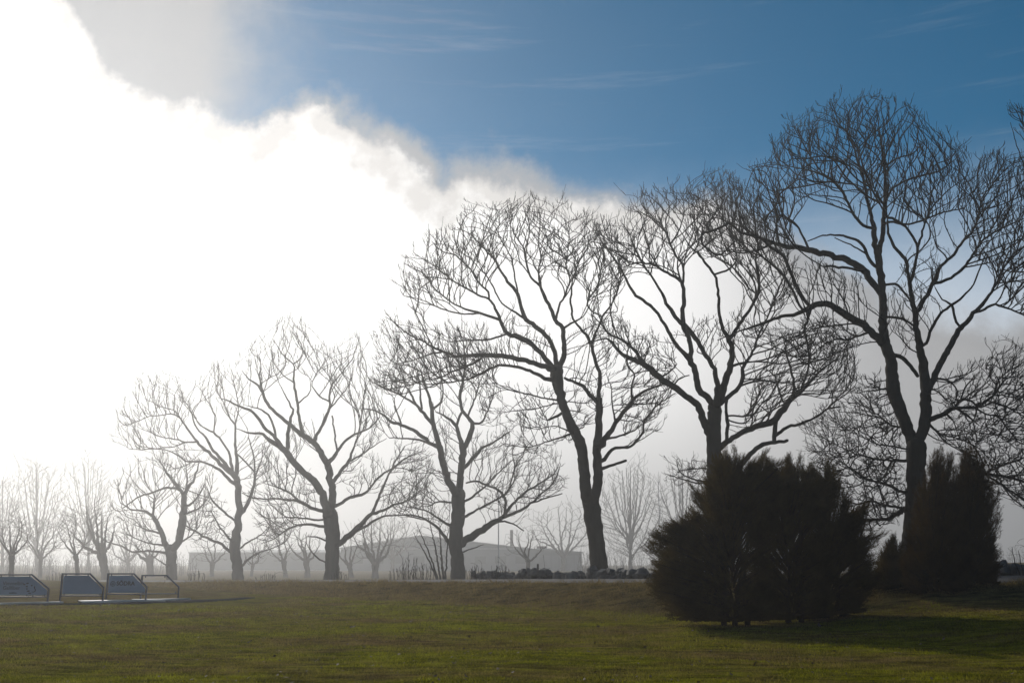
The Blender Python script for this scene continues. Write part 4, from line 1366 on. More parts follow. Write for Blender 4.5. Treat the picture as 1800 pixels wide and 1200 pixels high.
G1 = 'young pollards in the mist behind the row'
fan_tree('pollard_tree', 'dark small bare tree at the left edge behind the sign with emblem', 20, 1014, 118, 905, 75, 41, group=G1, trunk_w=10, n_limbs=6, lean=0.02)
fan_tree('pollard_tree', 'slim misty bare tree between the two leftmost signs', 70, 1018, 190, 905, 80, 42, group=G1, trunk_w=8, n_limbs=5, lean=0.04)
fan_tree('pollard_tree', 'small three-limbed bare tree rising above the blank blue sign', 137, 1016, 160, 898, 80, 43, group=G1, trunk_w=9, n_limbs=4, lean=-0.08)
fan_tree('pollard_tree', 'stout leaning pollard with many rods above the lettered sign', 186, 1016, 165, 880, 95, 44, group=G1, trunk_w=16, n_limbs=7, lean=-0.16, knuckle=0.3)
fan_tree('pollard_tree', 'pale misty pollard just left of the short stout tree', 266, 1018, 215, 948, 70, 45, group=G1, trunk_w=14, n_limbs=5, lean=-0.1, knuckle=0.5)
fan_tree('pollard_tree', 'pale forked pollard left of the left-leaning tree, before the long shed', 372, 1016, 225, 935, 70, 46, group=G1, trunk_w=9, n_limbs=4, lean=0.05)
fan_tree('pollard_tree', 'faint small pollard close to the right of the left-leaning tree', 442, 1014, 230, 950, 50, 47, group=G1, trunk_w=6, n_limbs=4, lean=0.1)
fan_tree('pollard_tree', 'pale narrow pollard halfway between the left-leaning and broad trees', 502, 1015, 215, 930, 62, 48, group=G1, trunk_w=9, n_limbs=5, lean=-0.12)
fan_tree('pollard_tree', 'pale thin-stemmed pollard just left of the broad tree', 541, 1016, 215, 925, 75, 49, group=G1, trunk_w=11, n_limbs=6, lean=-0.1)
fan_tree('pollard_tree', 'small pale pollard just right of the broad tree trunk', 618, 1016, 215, 945, 55, 50, group=G1, trunk_w=10, n_limbs=4, lean=-0.12)
fan_tree('pollard_tree', 'many-rodded pale pollard before the gabled hall', 660, 1016, 200, 905, 95, 51, group=G1, trunk_w=14, n_limbs=7, lean=-0.03, knuckle=0.22)
fan_tree('pollard_tree', 'faint pollard standing in front of the grey hall chimney', 928, 1008, 190, 930, 80, 52, group=G1, trunk_w=9, n_limbs=5, knuckle=0.3)

G2 = 'tall trees fading into the fog'
fan_tree('poplar_tree', 'tall pale misty tree above the sign with emblem', 64, 1012, 330, 808, 120, 61, 'poplar', G2, trunk_w=9, n_limbs=22, knuckle=0.12, spacing=4.6, dens=1.3)
fan_tree('poplar_tree', 'pale misty tree cut by the left picture edge', 4, 1012, 320, 838, 85, 62, 'poplar', G2, trunk_w=8, n_limbs=16, knuckle=0.12, spacing=4.6, dens=1.2)
fan_tree('poplar_tree', 'faintest tall tree at left, barely visible in fog', 155, 1010, 330, 800, 105, 63, 'poplar', G2, trunk_w=8, n_limbs=18, knuckle=0.12, spacing=4.6, dens=1.2)
fan_tree('poplar_tree', 'pale tall tree just right of the twin-stemmed tree', 1108, 1006, 330, 815, 125, 64, 'poplar', G2, trunk_w=9, n_limbs=22, knuckle=0.1, spacing=4.6, dens=1.3)
fan_tree('poplar_tree', 'low rounded pale tree behind the right end of the hall', 990, 1006, 340, 888, 120, 65, 'pollard', G2, trunk_w=9, n_limbs=8, spacing=4.6, knuckle=0.25)
fan_tree('poplar_tree', 'faint tall tree in fog behind the flagpole near the juniper', 1200, 1006, 330, 800, 110, 66, 'poplar', G2, trunk_w=8, n_limbs=18, knuckle=0.12, spacing=4.6)
fan_tree('poplar_tree', 'faint distant tree seen between the broad tree and the gabled hall', 690, 1008, 340, 900, 110, 67, 'pollard', G2, trunk_w=8, n_limbs=8, spacing=4.6, knuckle=0.25)
fan_tree('poplar_tree', 'faint low tree in fog directly right of the blank blue sign', 225, 1010, 320, 900, 90, 68, 'pollard', G2, trunk_w=8, n_limbs=8, spacing=4.6, knuckle=0.2)
fan_tree('poplar_tree', 'small pale tree in fog just left of the juniper', 1165, 1008, 240, 920, 100, 69, 'pollard', G2, trunk_w=8, n_limbs=7, spacing=4.8, knuckle=0.2)


# ------------------------------------------------------------------ brushwood that closes the view in the fog
def brushwood(label, px0, px1, Y, tops, seed, n):
    sk = Skeleton(seed)
    rng = sk.rng
    tp = np.array(tops, float)
    for i in range(n):
        px = px0 + (px1 - px0) * rng.random()
        top = np.interp(px, tp[:, 0], tp[:, 1]) + rng.normal() * 5
        Yi = Y * (0.9 + 0.25 * rng.random())
        b = at(px, 1012, Yi)
        zg = tz(b[0], Yi)
        H = max(0.6, at(px, top, Yi)[2] - zg) * (0.45 + 0.6 * rng.random())
        ln = rng.normal(size=2) * 0.16 * H
        p = sk.add((b[0], Yi, zg - 0.2), -1, 0.00022 * Yi, 0, (0, 0), False)
        for k in range(1, 5):
            f = k / 4
            q_ = np.array([b[0] + ln[0] * f * f, Yi + ln[1] * f, zg + H * f]) + rng.normal(size=3) * 0.05 * H * f
            p = sk.add(q_, p, 0.00020 * Yi * (1 - 0.6 * f), 0, (0, 0), False)
            for _ in range(2):
                dv = np.array([rng.normal() * 0.5, rng.normal() * 0.5, 0.7])
                sk.add(q_ + dv * H * 0.28 * rng.random(), p, 0.00008 * Yi, 0, (0, 0), False)
    sk.r = np.array(sk.rad)
    me = np_mesh('brushwood', *sk.meshes(True, np.arange(len(sk.pos)), 3), MAT['twig'])
    return tag(obj('brushwood', me), label, 'brushwood', kind='stuff')


brushwood('pale tangled brushwood in the fog at far left', -60, 345, 250, [(-60, 955), (60, 965), (140, 972), (220, 968), (345, 975)], 181, 420)
brushwood('pale tangled brushwood in the fog behind the stone wall', 1015, 1300, 270, [(1015, 965), (1100, 955), (1180, 960), (1300, 950)], 182, 300)
brushwood('pale brushwood in the fog behind the tallest tree', 1300, 1860, 290, [(1300, 965), (1860, 960)], 183, 360)


# ------------------------------------------------------------------ shrubs and dry stems by the road
def shrub(name, label, px, py, Y, top, width, n_stems, seed, group, dens=0.6, spacing=6.0, stem_w=2.0, lean=0.0, spread=0.25):
    sk = Skeleton(seed)
    rng = sk.rng
    ppm = F_PX / Y
    b = at(px, py, Y)
    zg = tz(b[0], Y)
    H = py - top
    stems = []
    for i in range(n_stems):
        u = (i + 0.5) / n_stems * 2 - 1 + rng.normal() * 0.15
        x0 = px + u * width * spread
        ex, ey = px + lean * H + u * width * 0.5, top + abs(u) * H * 0.3 + rng.random() * H * 0.25
        bb = at(x0, py, Y + rng.normal() * 0.3)
        sk.add((bb[0], bb[1], min(zg, bb[2]) - 0.12), -1, stem_w * 0.6 / ppm, sk.nl, (x0, py + 3), False)
        sk.px[-1] = (x0, py)
        sk.line([(x0, py, stem_w), (x0 * 0.6 + ex * 0.4 + rng.normal() * 2, py * 0.55 + ey * 0.45, stem_w * 0.7), (ex, ey, 0.8)], Y, rng.uniform(-0.5, 0.5), True, True, 0.8, step_px=4)
    if dens > 0:
        poly = [(px + lean * H - width * 0.55, top + H * 0.5), (px + lean * H - width * 0.3, top + H * 0.12), (px + lean * H, top), (px + lean * H + width * 0.3, top + H * 0.12),
                (px + lean * H + width * 0.55, top + H * 0.5), (px + width * 0.2, py - H * 0.15), (px - width * 0.2, py - H * 0.15)]
        att = crown_points([(poly, dens)], Y, rng, spacing, max(0.3, width * 0.4 / ppm))
        sk.colonize(att, 45 / ppm, 6.0 / ppm, 4.0 / ppm, up=0.35, iters=40, max_nodes=6000)
    else:
        sk.grown_from = len(sk.pos)
    sk.radii(0.00015 * Y)
    root = tag(empty(name, (b[0], Y, zg)), label, 'shrub', group)
    limb = np.array(sk.limb)
    tr = np.array(sk.rad) > 0
    for L in range(sk.nl):
        res = sk.meshes(True, np.nonzero((limb == L) & tr)[0], 5)
        if res is None:
            continue
        so = obj('stem', np_mesh('stem', *res, MAT['twig'], True), root)
        res = sk.meshes(False, np.nonzero((limb == L) & ~tr)[0], 3)
        if res is not None:
            tag(obj('twigs', np_mesh('twigs', *res, MAT['twig'], True), so), kind='stuff')
    return root


shrub('bare_shrub', 'tall many-stemmed bare shrub leaning beside the left of the long-limbed tree', 776, 1017, 84, 885, 75, 6, 71, None, 0.9, 5.5, 4.0, -0.14, 0.12)
shrub('bare_shrub', 'dark bare shrub tips at the right edge beside the thuja', 1808, 1010, 38, 940, 60, 6, 72, None, 0.8, 5.5, 3.0)
G3 = 'dry stems along the road edge'
for q, (px, top, w, ns, lab) in enumerate([
        (742, 988, 34, 9, 'dry upright stems at the road edge just left of the tall shrub'),
        (705, 994, 36, 9, 'dry upright stems at the road edge before the gabled hall, leftmost clump there'),
        (722, 970, 30, 4, 'tall thin bare saplings among dry stems before the gabled hall'),
        (598, 1002, 22, 6, 'low dry stems at the right foot of the broad tree'),
        (470, 1006, 30, 6, 'low dry stems between the left-leaning tree and the broad tree'),
        (345, 1000, 24, 5, 'low dry stems left of the left-leaning tree'),
        (837, 990, 24, 7, 'small dark shrub at the left end of the stone wall'),
        (880, 989, 28, 8, 'small dark shrub on the stone wall below the long limb'),
        (953, 994, 18, 5, 'small twiggy shrub beside the short post on the wall'),
        (100, 1004, 30, 6, 'low dark weeds seen between the two leftmost signs')]):
    Yq = {837: 56.5, 880: 55, 953: 53.2}.get(px, {345: 88, 470: 78, 598: 68, 100: 100}.get(px, 60.5))
    shrub('dry_shrub', lab, px, 1018 if px > 820 else 1020, Yq, top, w * 1.25, ns * 2 + 4, 80 + q, G3, 0.9, 5.0, 1.1, 0.0, 0.45)


# ------------------------------------------------------------------ conifers
def spray_template(rng):
    """a flat feathery spray, one unit long, pointing along x"""
    tri = []
    tri.append([(-0.05, -0.02, 0), (-0.05, 0.02, 0), (1.0, 0, 0.03)])
    for i in range(9):
        t = 0.08 + i * 0.1
        L = 0.42 * (1 - t * 0.72) * (0.8 + 0.4 * rng.random())
        sgn = 1 if i % 2 else -1
        a = math.radians(38 + rng.normal() * 8) * sgn
        z = rng.normal() * 0.10
        tip = (t + L * math.cos(a), L * math.sin(a), z)
        tri.append([(t - 0.035, 0, 0), (t + 0.045, 0, 0), tip])
    return np.array(tri)


def conifer(name, label, poly, Y, base_px, seed, n_br, group, mat, spray=0.30, depth=1.0, up=0.35, n_stem=2, spires=()):
    rng = np.random.default_rng(seed)
    ppm = F_PX / Y
    bx, by = base_px
    b = at(bx, by, Y)
    zg = tz(b[0], Y)
    root = tag(empty(name, (b[0], Y, zg)), label, 'conifer', group)
    q = np.array(poly, float)
    width = (q[:, 0].max() - q[:, 0].min()) / ppm
    thick = width * 0.5 * depth
    # ends of the branches: spread through the volume, most of them near its skin
    inner = [tuple(c_) for c_ in (np.array([q[:, 0].mean(), by]) + (q - np.array([q[:, 0].mean(), by])) * np.array([0.91, 0.965]))]
    P = sample_poly(inner, n_br, rng)
    de = poly_dist(P, inner) / ppm
    half = np.minimum(thick, np.sqrt(np.maximum(de, 0.01) * 2 * thick * 0.8) + 0.1)
    w = np.sign(rng.random(n_br) - 0.5) * rng.random(n_br) ** 0.6
    E = at_many(P[:, 0], P[:, 1], Y + half * w)
    # plumes standing out along the outline
    cen = q.mean(0)
    qn = np.roll(q, -1, 0)
    L = np.linalg.norm(qn - q, axis=1)
    npl = int(L.sum() / 26)
    k = rng.choice(len(q), npl, p=L / L.sum())
    O = q[k] + (qn[k] - q[k]) * rng.random(npl)[:, None]
    O = O[O[:, 1] < by - 6]
    for o_ in O:
        out_ = (o_ - cen) / np.linalg.norm(o_ - cen)
        tip_ = o_ + out_ * rng.uniform(-5, 15) + np.array([0, -rng.random() * 7])
        m = 13
        back = rng.random(m) ** 0.8 * 44
        side_ = rng.normal(size=m) * (0.5 + back * 0.15)
        pts_ = tip_[None] - out_[None] * back[:, None] + np.stack([-out_[1] * side_, out_[0] * side_], 1)
        y_off = rng.normal() * thick * 0.25
        E = np.vstack([E, at_many(pts_[:, 0], pts_[:, 1], Y + y_off + rng.normal(size=m) * 0.12)])
    # spires: shoots bunched up the leading tops
    for sx, sy in spires:
        m = 26
        yy = sy - 3 + rng.random(m) ** 0.8 * 70
        xx = sx + rng.normal(size=m) * (1.5 + (yy - sy + 4) * 0.36)
        E = np.vstack([E, at_many(xx, yy, Y + rng.normal(size=m) * (0.05 + (yy - sy) / ppm * 0.18))])
    # where each branch leaves the inner frame
    zt = E[:, 2] - zg
    core = np.stack([b[0] + (E[:, 0] - b[0]) * (0.30 + 0.25 * rng.random(len(E))), Y + (E[:, 1] - Y) * 0.35,
                     zg + np.maximum(0.12, zt * (0.92 - up * 0.7) - 0.05)], 1)
    n_s = 32
    tpl = [spray_template(rng) for _ in range(5)]
    V = []
    for e, c in zip(E, core):
        d = e - c
        Lb = np.linalg.norm(d)
        d /= Lb + 1e-9
        tt = 0.15 + 0.85 * rng.random(n_s) ** 0.7
        cur = c + np.outer(tt, e - c) + np.outer(np.sin(tt * math.pi), [0, 0, -0.10 * Lb * 0.5]) + rng.normal(size=(n_s, 3)) * (0.03 + 0.10 * (1 - tt))[:, None]
        dirs = d + rng.normal(size=(n_s, 3)) * 0.30 + np.array([0, 0, 0.12 + up * 0.3])
        dirs /= np.linalg.norm(dirs, axis=1)[:, None]
        s = spray * (0.55 + 0.6 * rng.random(n_s)) * (1.15 - 0.35 * tt)
        rnd = rng.normal(size=(n_s, 3))
        u = np.cross(dirs, rnd)
        u /= np.linalg.norm(u, axis=1)[:, None] + 1e-9
        wv = np.cross(dirs, u)
        T = tpl[rng.integers(5)]
        vv = cur[:, None, None, :] + s[:, None, None, None] * (T[None, :, :, 0:1] * dirs[:, None, None, :] + T[None, :, :, 1:2] * u[:, None, None, :] + T[None, :, :, 2:3] * wv[:, None, None, :])
        V.append(vv.reshape(-1, 3))
    V = np.vstack(V)
    V[:, 2] = np.maximum(V[:, 2], terrain(V[:, 0], V[:, 1]) + 0.10 + 0.10 * rng.random(len(V)))
    fol = obj('foliage', np_mesh('foliage', V, np.arange(len(V)).reshape(-1, 3), MAT[mat]), root)
    fol['kind'] = 'stuff'
    # stems and inner branches
    sk = Skeleton(seed + 1)
    for j in range(n_stem):
        x0 = bx + (j - (n_stem - 1) / 2) * 22 + rng.normal() * 3
        bb = at(x0, by, Y)
        sk.add((bb[0], Y, min(zg, bb[2]) - 0.15), -1, 7.0 / ppm, sk.nl, (x0, by + 4), False)
        tx, ty = (spires[j % len(spires)] if len(spires) else (x0, q[:, 1].min() + 30))
        sk.line([(x0, by, 11), (x0 * 0.8 + tx * 0.2, by * 0.7 + ty * 0.3, 8), (tx, ty + 25, 2)], Y, 0.0, True, True, 1.0, step_px=9)
    ns_ = sk.nl
    sk.r = np.array(sk.rad)
    limb = np.array(sk.limb)
    for j in range(ns_):
        res = sk.meshes(True, np.nonzero(limb == j)[0], 8, 0.05)
        obj('stem', np_mesh('stem', *res, MAT['conbark'], True), root)
    sb = Skeleton(seed + 2)
    for e, c in list(zip(E, core))[::3]:
        i = sb.add((b[0] + (c[0] - b[0]) * 0.2, Y + (c[1] - Y) * 0.2, zg + max(0.1, (c[2] - zg) * 0.75)), -1, 0.03, 0, (0, 0), False)
        i = sb.add(c, i, 0.022, 0, (0, 0), False)
        sb.add(c + (e - c) * 0.9, i, 0.007, 0, (0, 0), False)
    sb.r = np.array(sb.rad)
    res = sb.meshes(True, np.arange(len(sb.pos)), 4)
    tag(obj('branches', np_mesh('branches', *res, MAT['conbark'], True), root), kind='stuff')
    return root


GJ = 'spreading junipers on the lawn'
conifer('juniper', 'spreading dark juniper nearest the stone wall, widest of the clump', [(1205, 1090), (1168, 1068), (1142, 1035), (1152, 1000), (1136, 955), (1166, 930), (1192, 946), (1206, 936), (1194, 902), (1212, 882),
        (1196, 862), (1238, 852), (1240, 832), (1262, 815), (1268, 800), (1278, 780), (1294, 792), (1306, 815), (1335, 812), (1345, 802), (1362, 810), (1388, 832), (1375, 1000), (1365, 1088), (1300, 1092)],
        25.6, (1290, 1096), 101, 380, GJ, 'juniper', 0.24, 0.95, 0.14, 3, ((1278, 774), (1345, 800)))
conifer('juniper', 'dark juniper in the middle of the clump between two others', [(1310, 1088), (1308, 930), (1318, 826), (1362, 814), (1385, 816), (1403, 803), (1414, 822), (1432, 826), (1452, 836), (1466, 960), (1455, 1086), (1380, 1093)],
        26.6, (1395, 1095), 102, 290, GJ, 'juniper', 0.24, 1.3, 0.18, 2, ((1403, 804),))
conifer('juniper', 'dark juniper at the right of the clump with arching right side', [(1400, 1086), (1404, 940), (1412, 838), (1440, 824), (1455, 812), (1466, 832), (1476, 852), (1486, 872), (1477, 888), (1500, 896), (1524, 886), (1516, 916), (1502, 945), (1520, 957), (1534, 978), (1543, 1005), (1530, 1050), (1512, 1084), (1470, 1092)],
        27.4, (1465, 1093), 103, 290, GJ, 'juniper', 0.24, 1.15, 0.14, 2, ((1456, 813), (1522, 888)))
conifer('thuja', 'low brownish conifer between the junipers and the thuja pair', [(1532, 1060), (1538, 1010), (1552, 975), (1570, 948), (1588, 955), (1604, 985), (1610, 1058)],
        31.5, (1572, 1063), 104, 120, None, 'juniper', 0.24, 1.0, 0.4, 1, ((1570, 950),))
GT = 'upright thujas at right'
conifer('thuja', 'upright dark thuja in front of the tallest tree trunk', [(1592, 1060), (1580, 1000), (1590, 935), (1602, 882), (1622, 832), (1640, 802), (1655, 791), (1672, 808), (1692, 812), (1702, 900), (1700, 1060), (1640, 1062)],
        30.6, (1645, 1064), 105, 330, GT, 'thuja', 0.22, 1.0, 0.5, 2, ((1640, 803), (1656, 792)))
conifer('thuja', 'upright dark thuja with pointed top, rightmost conifer', [(1660, 1060), (1656, 900), (1666, 818), (1692, 800), (1710, 783), (1724, 802), (1736, 832), (1746, 862), (1764, 892), (1764, 922), (1748, 962), (1764, 988), (1758, 1004), (1744, 1040), (1716, 1060)],
        31.4, (1708, 1062), 106, 330, GT, 'thuja', 0.22, 1.0, 0.5, 2, ((1710, 784),))


# ------------------------------------------------------------------ dry stone wall
def stone_meshes(n, rng):
    import bmesh
    res = []
    for i in range(n):
        bm = bmesh.new()
        bmesh.ops.create_cube(bm, size=1.0)
        bmesh.ops.bevel(bm, geom=bm.edges[:], offset=0.16 + 0.08 * rng.random(), segments=1, affect='EDGES')
        for v in bm.verts:
            v.co += Vector(rng.normal(size=3) * 0.055)
        me = bpy.data.meshes.new('stone')
        bm.to_mesh(me)
        bm.free()
        me.materials.append(MAT['stone'])
        res.append(me)
    return res


srng = np.random.default_rng(31)
STONES = stone_meshes(8, srng)


def stone_wall(label, pts, courses, size, crest):
    p = np.array(pts, float)
    c0 = p[0]
    root = tag(empty('stone_wall', (c0[0], c0[1], tz(*c0))), label, 'wall')
    s = 0.0
    for a, b in zip(p[:-1], p[1:]):
        L = np.hypot(*(b - a))
        t = (b - a) / L
        nn_ = np.array([t[1], -t[0]])
        for k in range(courses):
            u = srng.random() * size
            while u < L:
                sz = size * (0.45 + 1.5 * srng.random() ** 1.8) * (1 - 0.08 * k)
                if k == courses - 1 and srng.random() < crest:
                    u += sz
                    continue
                q = a + t * (u + sz / 2) + nn_ * srng.normal() * 0.10
                h = sz * (0.62 + 0.3 * srng.random())
                z = tz(*q) + size * 0.2 + k * size * 0.46 + srng.normal() * 0.05
                o = bpy.data.objects.new('stone', STONES[srng.integers(8)])
                COL.objects.link(o)
                o.parent = root
                o.location = Vector((q[0], q[1], z)) - root.location
                o.scale = (sz, sz * (0.7 + 0.4 * srng.random()), h)
                o.rotation_euler = (srng.normal() * 0.25, srng.normal() * 0.25, math.atan2(t[1], t[0]) + srng.normal() * 0.4)
                u += sz * 0.86
    # a few taller stones set on the crest
    return root


def off_road(s_pts, d):
    """points at distance d behind the road's middle"""
    out = []
    for x, y in s_pts:
        sd, fx, fy = road_sd(np.array([x]), np.array([y]))
        v = np.array([x - fx[0], y - fy[0]])
        v /= np.linalg.norm(v)
        out.append((fx[0] + v[0] * d, fy[0] + v[1] * d))
    return out


wl_pts = [(at(828, 1010, 57.5)[0], 57.5), (at(900, 1010, 54.5)[0], 54.5), (at(1000, 1010, 50.6)[0], 50.6), (at(1080, 1010, 47.4)[0], 47.4), (at(1160, 1010, 44.6)[0], 44.6), (at(1250, 1010, 42.3)[0], 42.3)]
stone_wall('low tumbled dark stone wall along the far road edge', wl_pts, 3, 0.30, 0.62)
stone_wall('short stretch of dark stone wall at the far right edge', [(at(1735, 1000, 39.5)[0], 39.5), (at(1800, 1000, 38.8)[0], 38.8), (at(1850, 1000, 38.4)[0], 38.4)], 3, 0.34, 0.4)

pp = at(945.5, 1010, 52.0)
zb = tz(pp[0], 52.0)
tpost = at(945.5, 991, 52.0)[2]
post = MB()
post.prism([(-0.055, -0.3), (0.055, -0.3), (0.05, tpost - zb), (0.0, tpost - zb + 0.03), (-0.05, tpost - zb)], -0.05, 0.05)
tag(post.build('post', MAT['wood'], None, (pp[0], 52.0, zb)), 'short dark wooden post standing on the stone wall', 'post')


# ------------------------------------------------------------------ sign frames
def text_mesh(txt, size, bold=0.0):
    cu = bpy.data.curves.new('lettering', 'FONT')
    cu.body = txt
    cu.size = size
    cu.offset = bold
    cu.extrude = 0.0015
    o = bpy.data.objects.new('lettering', cu)
    COL.objects.link(o)
    dg = bpy.context.evaluated_depsgraph_get()
    me = bpy.data.meshes.new_from_object(o.evaluated_get(dg))
    bpy.data.objects.remove(o)
    return me


def sign(label, pxl, pxr, py_base, Y, top_py, panel=True, rot=0.0):
    ppm = F_PX / Y
    pl, pr = at(pxl, py_base, Y), at(pxr, py_base, Y)
    W = pr[0] - pl[0]
    base = (pl[0], Y, tz(pl[0], Y))
    H = at(pxl, top_py, Y)[2] - base[2]
    g = base[2]
    root = tag(empty('sign', base), label, 'sign', 'sign frames on the gravel bed')
    root.rotation_euler = (0, 0, rot)
    t = 0.029
    cxl, dz = W * 0.66, H * 0.50              # where the slope starts and ends
    z0 = 0.22 * H
    Z0 = (0, 0, 0)
    st = MAT['steel']
    MB().box((-t, -t, -0.3), (t, t, H)).build('frame_post', st, root, Z0)
    MB().box((W - t, -t, -0.3), (W + t, t, dz)).build('frame_post', st, root, Z0)
    MB().box((t + 0.002, -t * 0.9, H - 2 * t), (cxl, t * 0.9, H - 0.002)).build('top_rail', st, root, Z0)
    MB().prism([(cxl + 0.001, H - 0.001), (cxl - 0.02, H - 2 * t), (W - t - 0.001, dz - 0.01), (W + t - 0.002, dz + 0.002), (W + t - 0.002, dz + 0.03)], -t * 0.85, t * 0.85).build('slope_rail', st, root, Z0)
    MB().box((t + 0.002, -t * 0.9, z0), (W - t - 0.002, t * 0.9, z0 + 1.7 * t)).build('bottom_rail', st, root, Z0)
    gp_ = 0.05
    for cx_, cz in ((0.13, H - 2 * t - 0.07), (cxl - 0.10, H - 2 * t - 0.07), (0.13, z0 + 1.7 * t), (W - 0.14, z0 + 1.7 * t)):
        MB().box((cx_, -0.018, cz + 0.001), (cx_ + 0.035, 0.018, cz + 0.069)).build('clip', st, root, Z0)
    pan = None
    if panel:
        g2 = t + 0.028
        m = MB().prism([(g2, z0 + 1.7 * t + 0.035), (W - g2, z0 + 1.7 * t + 0.035), (W - g2, dz - 0.035), (cxl - 0.035, H - 2 * t - 0.04), (g2, H - 2 * t - 0.04)], -0.008, 0.008)
        pan = m.build('panel', MAT['panel'], root, Z0)
    return root, pan, W, H


def put_text(pan, me, x, z, mat):
    me.materials.clear()
    me.materials.append(mat)
    o = obj('lettering', me, pan, (x, -0.0125, z))
    o.rotation_euler = (math.pi / 2, 0, 0)
    return o


def ring_mesh(name, r0, r1, mat, n=28):
    v, f = [], []
    for i in range(n):
        a = 2 * math.pi * i / n
        v += [(r0 * math.cos(a), 0, r0 * math.sin(a)), (r1 * math.cos(a), 0, r1 * math.sin(a))]
    for i in range(n):
        j = (i + 1) % n
        f.append((2 * i, 2 * i + 1, 2 * j + 1, 2 * j))
    me = bpy.data.meshes.new(name)
    me.from_pydata(v, [], f)
    me.materials.append(mat)
    return me


def blob(outline, mat):
    me = bpy.data.meshes.new('emblem')
    v = [(x, 0, z) for x, z in outline]
    me.from_pydata(v, [], [tuple(range(len(v)))])
    me.materials.append(mat)
    return me


s1, p1, W1, H1 = sign('dark blue sign with emblem, cut by the left picture edge', -10, 83, 1061, 39.4, 1008, True, 0.0)
s2, p2, W2, H2 = sign('blank pale blue sign panel in a steel frame', 105, 180, 1059, 40.2, 1006.5, True, 0.0)
s3, p3, W3, H3 = sign('blue sign lettered with a company name and round logo', 186, 256, 1055.5, 41.9, 1006.5, True, 0.0)
s4, p4, W4, H4 = sign('empty sign frame without a panel, rightmost of the four', 247, 313, 1051, 44.4, 1009.5, False, 0.0)

put_text(p3, text_mesh('SÖDRA', 0.225, 0.008), W3 * 0.235, H3 * 0.565, MAT['ink'])
obj('logo', ring_mesh('logo', 0.088, 0.108, MAT['ink']), p3, (W3 * 0.145, -0.0125, H3 * 0.62))
lg = MB()
for a in range(6):
    ca, sa = math.cos(a * math.pi / 3 + 0.5), math.sin(a * math.pi / 3 + 0.5)
    lg.prism([(ca * 0.02 - sa * 0.009, sa * 0.02 + ca * 0.009), (ca * 0.02 + sa * 0.009, sa * 0.02 - ca * 0.009), (ca * 0.072 + sa * 0.014, sa * 0.072 - ca * 0.014), (ca * 0.072 - sa * 0.014, sa * 0.072 + ca * 0.014)], -0.001, 0.001)
lg.build('logo', MAT['ink'], p3, (W3 * 0.145, -0.0125, H3 * 0.62))

# the worn two-line lettering and the emblem of the first sign
ppm1 = F_PX / 39.4
def s1xy(px, py):
    q = at(px, py, 39.4)
    return q[0] - s1.location[0], q[2] - s1.location[2]
x, z = s1xy(5, 1027.5)
put_text(p1, text_mesh('Vimmelbin', 0.19, 0.003), x, z, MAT['inkpale'])
x, z = s1xy(5, 1035.5)
put_text(p1, text_mesh('Gallfiber', 0.19, 0.003), x, z, MAT['inkpale'])
MB().prism([s1xy(16, 1041.0), s1xy(23, 1040.2), s1xy(30, 1041.0), s1xy(30, 1042.2), s1xy(16, 1042.4)], -0.001, 0.001).build('print_mark', MAT['ink'], p1, (0, -0.0125, 0))
for pts in ([(41, 1026), (44.5, 1025), (45, 1027.3), (42, 1027.6)], [(46, 1024), (50, 1023), (51, 1025), (47, 1026)], [(45.5, 1029), (49, 1028.6), (49.5, 1031), (46, 1031.2)],
            [(46, 1033), (49, 1033), (48.5, 1035.5), (46.4, 1035.3)], [(47, 1037.5), (52, 1036.5), (52.5, 1039), (48, 1039.5)], [(49.5, 1041), (55, 1040.8), (54.5, 1042.6), (50, 1042.7)],
            [(45.5, 1045), (48.5, 1044.2), (49, 1047), (46, 1047.2)], [(56, 1045.4), (59.3, 1044.8), (59.5, 1047.8), (56.4, 1048)], [(52, 1045), (54.5, 1044.8), (54.3, 1046.6), (52.2, 1046.7)],
            [(54.5, 1027.5), (57.5, 1027.2), (57.4, 1029.4), (54.7, 1029.5)],
            [(60, 1030), (62, 1029.5), (61.8, 1033), (63.4, 1036), (62.4, 1039.2), (59, 1040.6), (55.5, 1039.6), (56, 1038.8), (59, 1039.3), (61.2, 1037.8), (61.7, 1035.6), (59.8, 1033)]):
    obj('emblem', blob([s1xy(*p) for p in pts], MAT['ink']), p1, (0, -0.0125, 0))


